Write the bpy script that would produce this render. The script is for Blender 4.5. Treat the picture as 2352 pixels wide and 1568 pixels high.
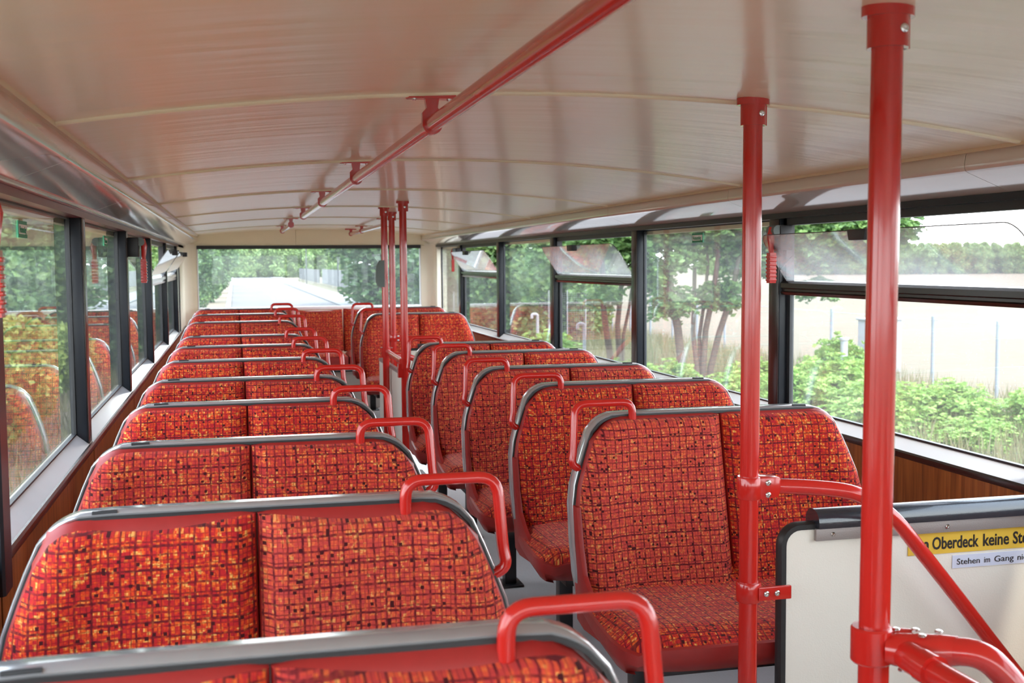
import bpy, bmesh, math, random
import numpy as np
from mathutils import Vector, Matrix

for o in list(bpy.data.objects):
    bpy.data.objects.remove(o, do_unlink=True)
scene = bpy.context.scene
C = scene.collection
FZ = 1.25            # eye height above the upper deck floor
R = math.radians

# ------------------------------------------------------------------ camera
cd = bpy.data.cameras.new('camera'); cam = bpy.data.objects.new('camera', cd); C.objects.link(cam)
cd.sensor_width = 36.0; cd.lens = 2637.42 / 2352 * 36.0
cd.clip_start = 0.05; cd.clip_end = 2000
rr = Vector((0.97210986, -0.23440219, -0.00761813)); uu = Vector((0.02363571, 0.06560058, 0.997566)); ww = Vector((0.2333319, 0.9699238, -0.06931124))
M = Matrix((rr, uu, -ww)).transposed().to_4x4(); M.translation = Vector((-0.7468, 0, FZ))
cam.matrix_world = M
cd.dof.use_dof = True; cd.dof.focus_distance = 3.3; cd.dof.aperture_fstop = 8.0
scene.camera = cam

# ------------------------------------------------------------------ sky, sun, exposure
world = bpy.data.worlds.new('sky'); scene.world = world; world.use_nodes = True
wn = world.node_tree; wn.nodes.clear()
wo = wn.nodes.new('ShaderNodeOutputWorld'); bg = wn.nodes.new('ShaderNodeBackground')
tc = wn.nodes.new('ShaderNodeTexCoord'); sx = wn.nodes.new('ShaderNodeSeparateXYZ'); rp = wn.nodes.new('ShaderNodeValToRGB')
rp.color_ramp.elements[0].position = 0.0; rp.color_ramp.elements[0].color = (0.93, 0.97, 1.0, 1)
rp.color_ramp.elements[1].position = 1.0; rp.color_ramp.elements[1].color = (0.62, 0.76, 1.0, 1)
wn.links.new(tc.outputs['Generated'], sx.inputs[0]); wn.links.new(sx.outputs['Z'], rp.inputs[0])
wn.links.new(rp.outputs[0], bg.inputs[0]); wn.links.new(bg.outputs[0], wo.inputs[0])
bg.inputs[1].default_value = 8.0
sd = bpy.data.lights.new('sun', 'SUN'); sun = bpy.data.objects.new('sun', sd); C.objects.link(sun)
sd.energy = 7.0; sd.angle = R(3); sd.color = (1.0, 0.94, 0.84)
sun.rotation_euler = Vector((0.25, -0.55, 1.0)).to_track_quat('Z', 'Y').to_euler()
sun.location = (0, -20, 30)
scene.view_settings.view_transform = 'Standard'; scene.view_settings.look = 'None'
scene.view_settings.gamma = 1.0; scene.view_settings.use_curve_mapping = False
scene.view_settings.exposure = 0.0
scene.cycles.max_bounces = 12; scene.cycles.diffuse_bounces = 6; scene.cycles.glossy_bounces = 5
scene.cycles.transparent_max_bounces = 24; scene.cycles.transmission_bounces = 6
scene.cycles.caustics_reflective = False; scene.cycles.caustics_refractive = False
scene.cycles.sample_clamp_indirect = 6.0

# ------------------------------------------------------------------ node helpers
class NT:
    def __init__(s, name):
        s.m = bpy.data.materials.new(name); s.m.use_nodes = True; s.t = s.m.node_tree
        s.p = s.t.nodes['Principled BSDF']; s.out = s.t.nodes['Material Output']
    def n(s, typ, **kw):
        x = s.t.nodes.new(typ)
        for k, v in kw.items(): setattr(x, k, v)
        return x
    def l(s, a, b): s.t.links.new(a, b)
    def sock(s, x, inp):
        if isinstance(x, (int, float)): inp.default_value = x
        else: s.l(x, inp)
    def math(s, op, a, b=0.0, c=0.0, clamp=False):
        x = s.n('ShaderNodeMath', operation=op); x.use_clamp = clamp
        s.sock(a, x.inputs[0]); s.sock(b, x.inputs[1]); s.sock(c, x.inputs[2]); return x.outputs[0]
    def mix(s, f, a, b, blend='MIX'):
        x = s.n('ShaderNodeMix', data_type='RGBA', blend_type=blend); s.sock(f, x.inputs[0])
        for v, i in ((a, 6), (b, 7)):
            if isinstance(v, tuple): x.inputs[i].default_value = (*v, 1) if len(v) == 3 else v
            else: s.l(v, x.inputs[i])
        return x.outputs[2]
    def ramp(s, f, stops, interp='LINEAR'):
        x = s.n('ShaderNodeValToRGB'); e = x.color_ramp.elements; x.color_ramp.interpolation = interp
        while len(e) < len(stops): e.new(0.5)
        for k, (p, c) in enumerate(stops):
            e[k].position = p; e[k].color = (*c, 1) if isinstance(c, tuple) else (c, c, c, 1)
        s.l(f, x.inputs[0]); return x.outputs[0]
    def noise(s, vec, scale, detail=2.0, rough=0.5):
        x = s.n('ShaderNodeTexNoise'); x.inputs['Scale'].default_value = scale
        x.inputs['Detail'].default_value = detail; x.inputs['Roughness'].default_value = rough
        if vec is not None: s.l(vec, x.inputs['Vector'])
        return x
    def objco(s, scale=(1, 1, 1)):
        t = s.n('ShaderNodeTexCoord'); mp = s.n('ShaderNodeMapping'); mp.inputs['Scale'].default_value = scale
        s.l(t.outputs['Object'], mp.inputs[0]); return mp.outputs[0]
    def worldco(s, scale=(1, 1, 1)):
        t = s.n('ShaderNodeNewGeometry'); mp = s.n('ShaderNodeMapping'); mp.inputs['Scale'].default_value = scale
        s.l(t.outputs['Position'], mp.inputs[0]); return mp.outputs[0]
    def bump(s, h, strength=0.2, dist=0.01):
        b = s.n('ShaderNodeBump'); b.inputs['Strength'].default_value = strength; b.inputs['Distance'].default_value = dist
        s.l(h, b.inputs['Height']); s.l(b.outputs[0], s.p.inputs['Normal'])

def simple(name, col, rough=0.5, metal=0.0, nscale=0, var=0.1, bump=0, coat=0.0, spec=0.5):
    t = NT(name); p = t.p
    p.inputs['Roughness'].default_value = rough; p.inputs['Metallic'].default_value = metal
    p.inputs['Coat Weight'].default_value = coat; p.inputs['Coat Roughness'].default_value = 0.08
    p.inputs['Specular IOR Level'].default_value = spec
    if nscale:
        nz = t.noise(t.worldco(), nscale, 4)
        a = tuple(c * (1 - var) for c in col); b = tuple(min(1, c * (1 + var)) for c in col)
        t.l(t.mix(nz.outputs[0], a, b), p.inputs['Base Color'])
        if bump: t.bump(nz.outputs[0], bump, 0.005)
    else:
        p.inputs['Base Color'].default_value = (*col, 1)
    return t.m

MT = {}
MT['red'] = simple('red_lacquer', (0.50, 0.017, 0.012), 0.20, 0, 30, 0.05, 0.02, coat=0.5, spec=0.4)
MT['red_vinyl'] = simple('dark_red_vinyl', (0.30, 0.018, 0.016), 0.42, 0, 60, 0.12, 0.05)
MT['shell'] = simple('maroon_seat_shell', (0.10, 0.012, 0.012), 0.35, 0, 20, 0.1)
MT['trim_grey'] = simple('grey_painted_metal', (0.50, 0.50, 0.52), 0.18, 0.5, 40, 0.08, coat=0.4)
MT['dark_red'] = simple('dark_red_trim', (0.12, 0.010, 0.012), 0.3, 0, 20, 0.1)
MT['black'] = simple('black_rubber', (0.018, 0.018, 0.020), 0.45, 0, 80, 0.2)
MT['black_leg'] = simple('black_steel', (0.030, 0.030, 0.034), 0.32, 0.3, 30, 0.1)
MT['anth'] = simple('anthracite_frame', (0.015, 0.017, 0.022), 0.28, 0.0, 30, 0.1, spec=0.28)
MT['brownframe'] = simple('dark_brown_frame', (0.022, 0.014, 0.012), 0.22, 0.0, 30, 0.1, spec=0.4)
MT['chrome'] = simple('steel_screw', (0.7, 0.7, 0.7), 0.18, 1.0)
MT['bracket'] = simple('taupe_metal_strip', (0.32, 0.28, 0.27), 0.4, 0.4, 400, 0.15, 0.15)
MT['sill'] = simple('grey_white_sill', (0.84, 0.85, 0.88), 0.16, 0.0, 8, 0.05, coat=0.5)
MT['pillar'] = simple('cream_pillar', (0.84, 0.78, 0.64), 0.40, 0, 10, 0.03)
MT['joint'] = simple('cream_cover_strip', (0.86, 0.79, 0.58), 0.3, 0, 20, 0.03)
MT['header'] = simple('cream_header', (0.86, 0.78, 0.58), 0.45, 0, 10, 0.03)
MT['cove'] = simple('glossy_cream_cove', (0.60, 0.56, 0.50), 0.10, 0, 6, 0.03, spec=1.0, coat=0.6)
MT['strip'] = simple('tan_joint_strip', (0.68, 0.58, 0.40), 0.35, 0, 20, 0.05)
MT['greybox'] = simple('grey_plastic', (0.13, 0.16, 0.15), 0.5)
MT['white_metal'] = simple('white_grey_paint', (0.72, 0.74, 0.76), 0.45, 0, 3, 0.05)
MT['galv'] = simple('pale_weathered_post', (0.217, 0.243, 0.280), 0.6, 0, 3, 0.1)
MT['outwhite'] = simple('outdoor_pale_paint', (0.30, 0.305, 0.32), 0.5, 0, 3, 0.05)

def ceiling_mat():
    t = NT('cream_lacquered_ceiling'); v = t.worldco((0.5, 5.0, 1.0))
    nz = t.noise(v, 1.6, 3)
    n2 = t.noise(t.worldco((1, 1, 1)), 1.2, 2)
    t.l(t.mix(n2.outputs[0], (0.76, 0.67, 0.48), (0.82, 0.73, 0.54)), t.p.inputs['Base Color'])
    t.p.inputs['Roughness'].default_value = 0.30; t.p.inputs['Specular IOR Level'].default_value = 0.45
    t.p.inputs['Coat Weight'].default_value = 0.20; t.p.inputs['Coat Roughness'].default_value = 0.12
    t.bump(nz.outputs[0], 0.75, 0.012)
    return t.m
MT['ceiling'] = ceiling_mat()

def wood_mat():
    t = NT('wood_laminate'); v = t.worldco((1.0, 26.0, 1.1)); nz = t.noise(v, 2.2, 5, 0.6)
    v2 = t.worldco((1.0, 90.0, 2.0)); n2 = t.noise(v2, 3.0, 3)
    f = t.math('ADD', t.math('MULTIPLY', nz.outputs[0], 0.7), t.math('MULTIPLY', n2.outputs[0], 0.3))
    c = t.ramp(f, [(0.32, (0.09, 0.022, 0.008)), (0.48, (0.23, 0.07, 0.016)), (0.62, (0.36, 0.12, 0.028))])
    t.l(c, t.p.inputs['Base Color']); t.p.inputs['Roughness'].default_value = 0.38
    return t.m
MT['wood'] = wood_mat()

def floor_mat():
    t = NT('grey_vinyl_floor'); v = t.worldco((60, 6, 1)); nz = t.noise(v, 4, 4)
    t.l(t.mix(nz.outputs[0], (0.62, 0.59, 0.58), (0.72, 0.69, 0.68)), t.p.inputs['Base Color'])
    t.p.inputs['Roughness'].default_value = 0.4
    return t.m
MT['floor'] = floor_mat()

def panel_mat():
    t = NT('textured_cream_panel'); nz = t.noise(t.worldco(), 260, 2)
    t.p.inputs['Base Color'].default_value = (0.80, 0.76, 0.68, 1); t.p.inputs['Roughness'].default_value = 0.35
    t.bump(nz.outputs[0], 0.35, 0.0012)
    return t.m
MT['panel'] = panel_mat()
def pad_mat():
    t = NT('black_grained_vinyl'); nz = t.noise(t.worldco(), 400, 2)
    t.p.inputs['Base Color'].default_value = (0.022, 0.024, 0.032, 1); t.p.inputs['Roughness'].default_value = 0.20; t.p.inputs['Coat Weight'].default_value = 0.5
    t.bump(nz.outputs[0], 0.3, 0.001)
    return t.m
MT['padroll'] = pad_mat()

def fabric_mat():
    t = NT('red_orange_check_plush'); P = 0.094
    uv = t.n('ShaderNodeTexCoord').outputs['UV']
    info = t.n('ShaderNodeObjectInfo')
    rnd = info.outputs['Random']
    off = t.n('ShaderNodeCombineXYZ'); t.l(t.math('MULTIPLY', rnd, 3.71), off.inputs[0]); t.l(t.math('MULTIPLY', rnd, 7.13), off.inputs[1])
    wob = t.noise(uv, 55, 2)
    wv = t.n('ShaderNodeVectorMath', operation='SUBTRACT'); t.l(wob.outputs['Color'], wv.inputs[0]); wv.inputs[1].default_value = (0.5, 0.5, 0.5)
    ws = t.n('ShaderNodeVectorMath', operation='SCALE'); t.l(wv.outputs[0], ws.inputs[0]); ws.inputs['Scale'].default_value = 0.0042
    ad = t.n('ShaderNodeVectorMath', operation='ADD'); t.l(uv, ad.inputs[0]); t.l(ws.outputs[0], ad.inputs[1])
    a2 = t.n('ShaderNodeVectorMath', operation='ADD'); t.l(ad.outputs[0], a2.inputs[0]); t.l(off.outputs[0], a2.inputs[1])
    sp = t.n('ShaderNodeSeparateXYZ'); t.l(a2.outputs[0], sp.inputs[0]); u, v = sp.outputs[0], sp.outputs[1]
    def per(x, p): return t.math('FRACT', t.math('DIVIDE', x, p))
    def lines(x, segs):
        st = [(0.0, 0.0)]
        for a, w, d in segs: st += [(a, d), (a + w, 0.0)]
        return t.ramp(x, st, 'CONSTANT')
    lu = lines(per(u, P), [(0.03, 0.04, 1.0), (0.12, .015, .5), (0.20, 0.02, .7), (0.28, 0.038, 0.95), (0.39, .015, .5), (0.48, 0.02, .6), (0.55, 0.04, 1.0), (0.65, .015, .5), (0.71, .022, .7), (0.83, 0.038, 0.9), (0.93, .018, .6)])
    lv = lines(per(v, P * 0.92), [(0.05, 0.05, 1.0), (0.14, 0.03, .8), (.24, .015, .5), (0.33, 0.042, .9), (.44, .015, .5), (0.54, 0.02, .6), (0.61, 0.05, 1.0), (.70, .02, .7), (0.80, .03, .7), (0.90, .03, .8)])
    brk = t.noise(a2.outputs[0], 95, 1)
    line = t.math('MULTIPLY', t.math('MAXIMUM', lu, lv), t.math('MULTIPLY_ADD', brk.outputs[0], 1.7, 0.0), clamp=True)
    def cell(s, seed):
        c = t.n('ShaderNodeCombineXYZ')
        t.l(t.math('FLOOR', t.math('DIVIDE', u, s)), c.inputs[0]); t.l(t.math('FLOOR', t.math('DIVIDE', v, s)), c.inputs[1]); c.inputs[2].default_value = seed
        w = t.n('ShaderNodeTexWhiteNoise', noise_dimensions='3D'); t.l(c.outputs[0], w.inputs['Vector']); return w.outputs['Value']
    c1 = cell(P / 17, 1.0); c2 = cell(P / 9, 2.0); c3 = cell(P / 16, 5.0); c4 = cell(P / 34, 9.0)
    f = t.math('ADD', t.math('MULTIPLY', c1, 0.5), t.math('ADD', t.math('MULTIPLY', c2, 0.28), t.math('MULTIPLY', c4, 0.22)))
    base = t.ramp(f, [(0.0, (0.38, 0.011, 0.024)), (0.40, (0.52, 0.020, 0.019)), (0.58, (0.67, 0.056, 0.013)), (0.74, (0.78, 0.145, 0.022)), (0.85, (0.84, 0.40, 0.10))], 'LINEAR')
    thr = t.math('MULTIPLY_ADD', t.math('SINE', t.math('MULTIPLY', u, 2 * math.pi / 0.0024)), 0.10, 0.0)
    th = t.math('ADD', t.math('MULTIPLY', thr, 1.0), 0.92)
    base2 = t.mix(1.0, base, base, 'MULTIPLY')
    comb = t.n('ShaderNodeCombineXYZ')
    for i in range(3): t.l(th, comb.inputs[i])
    base = t.mix(0.8, base, comb.outputs[0], 'MULTIPLY')
    pink_mix = t.math('MULTIPLY', t.math('POWER', rnd, 3.0), 0.30)  # random shift to a pinker tone per pad
    base = t.mix(pink_mix, base, (0.60, 0.14, 0.10))
    dark = t.math('GREATER_THAN', c3, 0.965)
    col = t.mix(t.math('MULTIPLY', line, 0.96), base, (0.095, 0.006, 0.012))
    col = t.mix(dark, col, (0.055, 0.006, 0.008))
    t.l(col, t.p.inputs['Base Color']); t.p.inputs['Roughness'].default_value = 0.85
    t.p.inputs['Sheen Weight'].default_value = 0.22; t.p.inputs['Sheen Roughness'].default_value = 0.35; t.p.inputs['Sheen Tint'].default_value = (1.0, 0.75, 0.7, 1)
    t.p.inputs['Specular IOR Level'].default_value = 0.2
    t.bump(brk.outputs[0], 0.25, 0.0015)
    return t.m
MT['fabric'] = fabric_mat()

def glass_mat(name, dust_haze=0.02, tint=(0.96, 0.98, 0.97), drops=False, refl=1.0):
    t = NT(name); t.t.nodes.remove(t.p)
    tr = t.n('ShaderNodeBsdfTransparent'); tr.inputs[0].default_value = (*tint, 1)
    gl = t.n('ShaderNodeBsdfGlossy'); gl.inputs['Roughness'].default_value = 0.0; gl.inputs[0].default_value = (1, 1, 1, 1)
    ge = t.n('ShaderNodeNewGeometry'); dt = t.n('ShaderNodeVectorMath', operation='DOT_PRODUCT')
    t.l(ge.outputs['Incoming'], dt.inputs[0]); t.l(ge.outputs['Normal'], dt.inputs[1])
    c = t.math('ABSOLUTE', dt.outputs['Value'])
    fr = t.math('MULTIPLY_ADD', t.math('POWER', t.math('SUBTRACT', 1.0, c), 5.0), 0.96 * refl, 0.04 * refl, clamp=True)
    mx = t.n('ShaderNodeMixShader'); t.l(fr, mx.inputs[0]); t.l(tr.outputs[0], mx.inputs[1]); t.l(gl.outputs[0], mx.inputs[2])
    df = t.n('ShaderNodeBsdfTranslucent'); df.inputs[0].default_value = (0.8, 0.85, 0.85, 1)
    m2 = t.n('ShaderNodeMixShader'); t.l(mx.outputs[0], m2.inputs[1]); t.l(df.outputs[0], m2.inputs[2])
    nz = t.noise(t.worldco(), 3, 4)
    d = t.math('MULTIPLY', nz.outputs[0], dust_haze * 2)  # milky veil: dust, plus haze and pale reflection on some panes
    if drops:
        vo = t.n('ShaderNodeTexVoronoi'); vo.inputs['Scale'].default_value = 85; t.l(t.worldco(), vo.inputs['Vector'])
        sp = t.n('ShaderNodeSeparateColor'); t.l(vo.outputs['Color'], sp.inputs[0])
        dot = t.math('MULTIPLY', t.math('LESS_THAN', vo.outputs['Distance'], 0.17), t.math('GREATER_THAN', sp.outputs[0], 0.72))
        hi = t.noise(t.worldco(), 4, 2)
        dot = t.math('MULTIPLY', dot, t.math('MULTIPLY', t.math('GREATER_THAN', hi.outputs[0], 0.5), 0.12))
        d = t.math('MAXIMUM', d, dot)
    t.l(d, m2.inputs[0]); t.l(m2.outputs[0], t.out.inputs[0])
    return t.m
MT['glass'] = glass_mat('window_glass', 0.012)
MT['glass_rear'] = glass_mat('rear_window_glass', 0.026, refl=0.3)  # veil strengthened to lay a haze over the view behind
MT['glass_wet'] = glass_mat('speckled_window_glass', 0.022, drops=True)
MT['glass_vent'] = glass_mat('tilted_vent_glass', 0.085, (0.86, 0.84, 0.82), drops=True)  # strong veil and grey tint stand in for a pale reflection

def leaf_mat(name, c1, c2, c3, trans=0.35):
    t = NT(name); g = t.n('ShaderNodeNewGeometry'); inf = t.n('ShaderNodeObjectInfo')
    f = t.math('FRACT', t.math('ADD', g.outputs['Random Per Island'], t.math('MULTIPLY', inf.outputs['Random'], 0.0)))
    col = t.ramp(f, [(0.0, c1), (0.55, c2), (1.0, c3)])
    t.l(col, t.p.inputs['Base Color']); t.p.inputs['Roughness'].default_value = 0.55
    tl = t.n('ShaderNodeBsdfTranslucent'); t.l(col, tl.inputs[0])
    mx = t.n('ShaderNodeMixShader'); mx.inputs[0].default_value = trans
    t.l(t.p.outputs[0], mx.inputs[1]); t.l(tl.outputs[0], mx.inputs[2]); t.l(mx.outputs[0], t.out.inputs[0])
    return t.m
MT['leaf_locust'] = leaf_mat('locust_leaf', (0.067, 0.147, 0.047), (0.120, 0.227, 0.067), (0.186, 0.307, 0.086))
MT['leaf_bush'] = leaf_mat('bright_bush_leaf', (0.145, 0.275, 0.051), (0.217, 0.362, 0.073), (0.319, 0.435, 0.109))
MT['leaf_dark'] = leaf_mat('dark_leaf', (0.045, 0.102, 0.038), (0.077, 0.154, 0.051), (0.128, 0.218, 0.064))
MT['leaf_mid'] = leaf_mat('mid_green_leaf', (0.090, 0.166, 0.064), (0.141, 0.243, 0.077), (0.218, 0.307, 0.090))
MT['leaf_yellow'] = leaf_mat('yellow_green_leaf', (0.138, 0.211, 0.034), (0.230, 0.318, 0.054), (0.323, 0.394, 0.096))
MT['leaf_pine'] = leaf_mat('pine_needles', (0.140, 0.238, 0.098), (0.238, 0.364, 0.140), (0.364, 0.462, 0.182))  # needle colour lightened to carry the haze of distance
MT['bark'] = simple('grey_brown_bark', (0.099, 0.072, 0.054), 0.9, 0, 9, 0.35, 0.6)
MT['straw'] = leaf_mat('dry_grass_blade', (0.168, 0.155, 0.067), (0.209, 0.181, 0.101), (0.134, 0.168, 0.054), 0.25)

def ground_mat(name, a, b, c, s=0.5, st=(1, 1, 1)):
    t = NT(name); n1 = t.noise(t.worldco(st), s, 6, 0.6); n2 = t.noise(t.worldco(), s * 16, 4, 0.7)
    f = t.math('ADD', t.math('MULTIPLY', n1.outputs[0], 0.6), t.math('MULTIPLY', n2.outputs[0], 0.4))
    t.l(t.ramp(f, [(0.35, a), (0.5, b), (0.66, c)]), t.p.inputs['Base Color']); t.p.inputs['Roughness'].default_value = 0.95
    t.bump(n2.outputs[0], 0.5, 0.05)
    return t.m
MT['verge'] = ground_mat('dry_grass_ground', (0.057, 0.065, 0.023), (0.095, 0.084, 0.046), (0.114, 0.091, 0.065), 0.35)
MT['field'] = ground_mat('straw_field', (0.088, 0.064, 0.034), (0.101, 0.076, 0.044), (0.110, 0.084, 0.051), 0.12, (0.3, 1.5, 1))
MT['bank'] = ground_mat('sandy_bank_ground', (0.078, 0.078, 0.030), (0.138, 0.108, 0.072), (0.180, 0.138, 0.102), 0.6)
MT['asphalt'] = ground_mat('pale_asphalt', (0.088, 0.083, 0.080), (0.096, 0.091, 0.088), (0.104, 0.099, 0.096), 0.8)
MT['path'] = ground_mat('pale_path', (0.140, 0.140, 0.140), (0.151, 0.151, 0.151), (0.162, 0.160, 0.160), 0.8)
MT['roadpaint'] = simple('white_road_paint', (0.40, 0.40, 0.40), 0.6)
MT['fence_grey'] = simple('grey_fence_board', (0.066, 0.073, 0.081), 0.6, 0, 2, 0.1)
MT['fence_dark'] = simple('dark_fence_mesh', (0.039, 0.045, 0.050), 0.6, 0, 2, 0.1)
MT['busred'] = simple('cream_outer_skin', (0.7, 0.6, 0.4), 0.4)
def flat(name, col, rough=0.5): return simple(name, col, rough)
MT['yellow'] = flat('yellow_sticker', (0.72, 0.46, 0.06), 0.35); MT['lilac'] = flat('pale_lilac_sticker', (0.62, 0.65, 0.78), 0.35)
MT['ink'] = flat('black_print', (0.015, 0.012, 0.012)); MT['green'] = flat('green_sticker', (0.02, 0.25, 0.12)); MT['white'] = flat('white_print', (0.8, 0.8, 0.75))

# ------------------------------------------------------------------ mesh helpers
class G:
    """collects geometry for one mesh"""
    def __init__(s): s.v = []; s.f = []; s.uv = {}
    def add(s, vs, fs):
        b = len(s.v); s.v += [tuple(v) for v in vs]; s.f += [tuple(i + b for i in f) for f in fs]; return b
    def box(s, x0, x1, y0, y1, z0, z1):
        s.add([(x0, y0, z0), (x1, y0, z0), (x1, y1, z0), (x0, y1, z0), (x0, y0, z1), (x1, y0, z1), (x1, y1, z1), (x0, y1, z1)],
              [(0, 3, 2, 1), (4, 5, 6, 7), (0, 1, 5, 4), (1, 2, 6, 5), (2, 3, 7, 6), (3, 0, 4, 7)])
    def tube(s, pts, r, n=12, cap=True):
        pts = [Vector(p) for p in pts]; rad = r if isinstance(r, (list, tuple)) else [r] * len(pts)
        T = []
        for i in range(len(pts)):
            a = pts[max(0, i - 1)]; b = pts[min(len(pts) - 1, i + 1)]; T.append((b - a).normalized())
        up = Vector((0, 0, 1)) if abs(T[0].z) < 0.9 else Vector((1, 0, 0))
        N = (up - T[0] * up.dot(T[0])).normalized(); vs = []
        for i, p in enumerate(pts):
            N = (N - T[i] * N.dot(T[i])).normalized(); B = T[i].cross(N)
            for k in range(n):
                a = 2 * math.pi * k / n; vs.append(p + (N * math.cos(a) + B * math.sin(a)) * rad[i])
        fs = []
        for i in range(len(pts) - 1):
            for k in range(n): fs.append((i * n + k, i * n + (k + 1) % n, (i + 1) * n + (k + 1) % n, (i + 1) * n + k))
        if cap: fs += [tuple(range(n - 1, -1, -1)), tuple(range((len(pts) - 1) * n, len(pts) * n))]
        s.add(vs, fs)
    def lathe(s, prof, cx=0, cy=0, n=24, axis='z', c=None):
        vs = []
        for (r, z) in prof:
            for k in range(n):
                a = 2 * math.pi * k / n; vs.append((cx + r * math.cos(a), cy + r * math.sin(a), z))
        fs = []
        for i in range(len(prof) - 1):
            for k in range(n): fs.append((i * n + k, i * n + (k + 1) % n, (i + 1) * n + (k + 1) % n, (i + 1) * n + k))
        fs += [tuple(range(n - 1, -1, -1)), tuple(range((len(prof) - 1) * n, len(prof) * n))]
        s.add(vs, fs)
    def prism(s, poly, a, b, axis='y'):
        """extrude 2-D polygon from a to b along an axis"""
        n = len(poly)
        def P(p, t): return {'y': (p[0], t, p[1]), 'x': (t, p[0], p[1]), 'z': (p[0], p[1], t)}[axis]
        vs = [P(p, a) for p in poly] + [P(p, b) for p in poly]
        fs = [(i, (i + 1) % n, n + (i + 1) % n, n + i) for i in range(n)] + [tuple(range(n - 1, -1, -1)), tuple(range(n, 2 * n))]
        s.add(vs, fs)
    def sweep_strip(s, path, norms, prof):
        """path of 3-D points; frame (outward, depth) per point; closed profile in that frame"""
        n = len(prof); vs = []
        for p, (o, d) in zip(path, norms):
            for (a, b) in prof: vs.append(Vector(p) + Vector(o) * a + Vector(d) * b)
        fs = []
        for i in range(len(path) - 1):
            for k in range(n): fs.append((i * n + k, i * n + (k + 1) % n, (i + 1) * n + (k + 1) % n, (i + 1) * n + k))
        fs += [tuple(range(n - 1, -1, -1)), tuple(range((len(path) - 1) * n, len(path) * n))]
        s.add(vs, fs)
    def grid(s, P, flip=False):
        ny = len(P); nx = len(P[0]); vs = [p for row in P for p in row]; fs = []
        for j in range(ny - 1):
            for i in range(nx - 1):
                f = (j * nx + i, j * nx + i + 1, (j + 1) * nx + i + 1, (j + 1) * nx + i); fs.append(f[::-1] if flip else f)
        return s.add(vs, fs)
    def build(s, name, m, parent=None, smooth=False, angle=35, bevel=0, uvs=None, loc=None):
        me = bpy.data.meshes.new(name); me.from_pydata(s.v, [], s.f); me.update()
        bm = bmesh.new(); bm.from_mesh(me); bmesh.ops.recalc_face_normals(bm, faces=bm.faces)
        if bevel: bmesh.ops.bevel(bm, geom=[e for e in bm.edges if len(e.link_faces) == 2 and e.calc_face_angle(0) > 0.5], offset=bevel, segments=2, affect='EDGES', profile=0.6)
        bm.to_mesh(me); bm.free()
        if uvs is not None:
            ul = me.uv_layers.new(name='uv')
            for lp in me.loops: ul.data[lp.index].uv = uvs[lp.vertex_index]
        if smooth or bevel:
            me.shade_smooth()
            me.set_sharp_from_angle(angle=R(angle))
        me.materials.append(MT[m] if isinstance(m, str) else m)
        o = bpy.data.objects.new(name, me); C.objects.link(o)
        if parent: o.parent = parent
        if loc: o.location = loc
        return o

def rounded(pts, rad, seg=5):
    """round the corners of a polyline"""
    pts = [Vector(p) for p in pts]; out = [pts[0]]
    for i in range(1, len(pts) - 1):
        a, b, c = pts[i - 1], pts[i], pts[i + 1]; r = rad[i - 1] if isinstance(rad, (list, tuple)) else rad
        d1 = (a - b); d2 = (c - b); r = min(r, d1.length * 0.49, d2.length * 0.49)
        p = b + d1.normalized() * r; q = b + d2.normalized() * r
        for k in range(seg + 1):
            t = k / seg; out.append(p * (1 - t) ** 2 + b * 2 * t * (1 - t) + q * t * t)
    out.append(pts[-1]); return out

def empty(name, loc=(0, 0, 0), label=None, cat=None, group=None, kind=None):
    o = bpy.data.objects.new(name, None); C.objects.link(o); o.location = loc; o.empty_display_size = 0.1
    return tag(o, label, cat, group, kind)
def tag(o, label=None, cat=None, group=None, kind=None):
    if label: o['label'] = label
    if cat: o['category'] = cat
    if group: o['group'] = group
    if kind: o['kind'] = kind
    return o
def copy_tree(o, parent=None):
    c = o.copy(); C.objects.link(c); c.parent = parent
    for ch in list(o.children): copy_tree(ch, c)
    return c

# ================================================================== THE SHELL OF THE DECK
XW = 1.224; ZS = FZ - 0.59; CE = 1.08
RIB0, RIB = 2.414, 1.556
ribs = [RIB0 + RIB * k for k in range(-3, 6)] + [11.20]
Y0, Y1 = -2.6, 11.5
def zc(x, y=2.4):
    return FZ + 0.361 - 0.084 * (abs(x) / CE) ** 2 - 0.0022 * max(0, y - 2.4) * (1 - (abs(x) / CE) ** 2) * 1.4

# ceiling
ceil = empty('ceiling', (0, 0, 0), kind='structure')
edges = [Y0] + ribs + [Y1]
for a, b in zip(edges[:-1], edges[1:]):
    g = G(); n = 24; ny = 6
    P = [[(-CE + 2 * CE * i / n, a + 0.001 + (b - a - 0.002) * j / ny, 0) for i in range(n + 1)] for j in range(ny + 1)]
    P = [[(x, y, zc(x, y)) for (x, y, _) in row] for row in P]
    P2 = [[(x, y, z + 0.012) for (x, y, z) in row] for row in P]
    g.grid(P); g.grid(P2)
    m = (n + 1) * (ny + 1)
    loop = [i for i in range(n + 1)] + [(j) * (n + 1) + n for j in range(1, ny + 1)] + [ny * (n + 1) + i for i in range(n - 1, -1, -1)] + [j * (n + 1) for j in range(ny - 1, 0, -1)]
    g.f += [(loop[k], loop[(k + 1) % len(loop)], m + loop[(k + 1) % len(loop)], m + loop[k]) for k in range(len(loop))]
    g.build('panel', 'ceiling', ceil, smooth=True, angle=60)
for y in ribs:
    g = G(); n = 28; path = [(-CE + 2 * CE * i / n, y, zc(-CE + 2 * CE * i / n, y)) for i in range(n + 1)]
    g.sweep_strip(path, [((0, 0, -1), (0, 1, 0))] * (n + 1), [(-0.004, -0.018), (0.0015, -0.018), (0.0065, -0.013), (0.0065, -0.004), (0.002, 0.002), (0.0015, 0.018), (-0.004, 0.018)])
    g.build('joint_strip', 'joint', ceil, smooth=True, angle=50)
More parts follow.
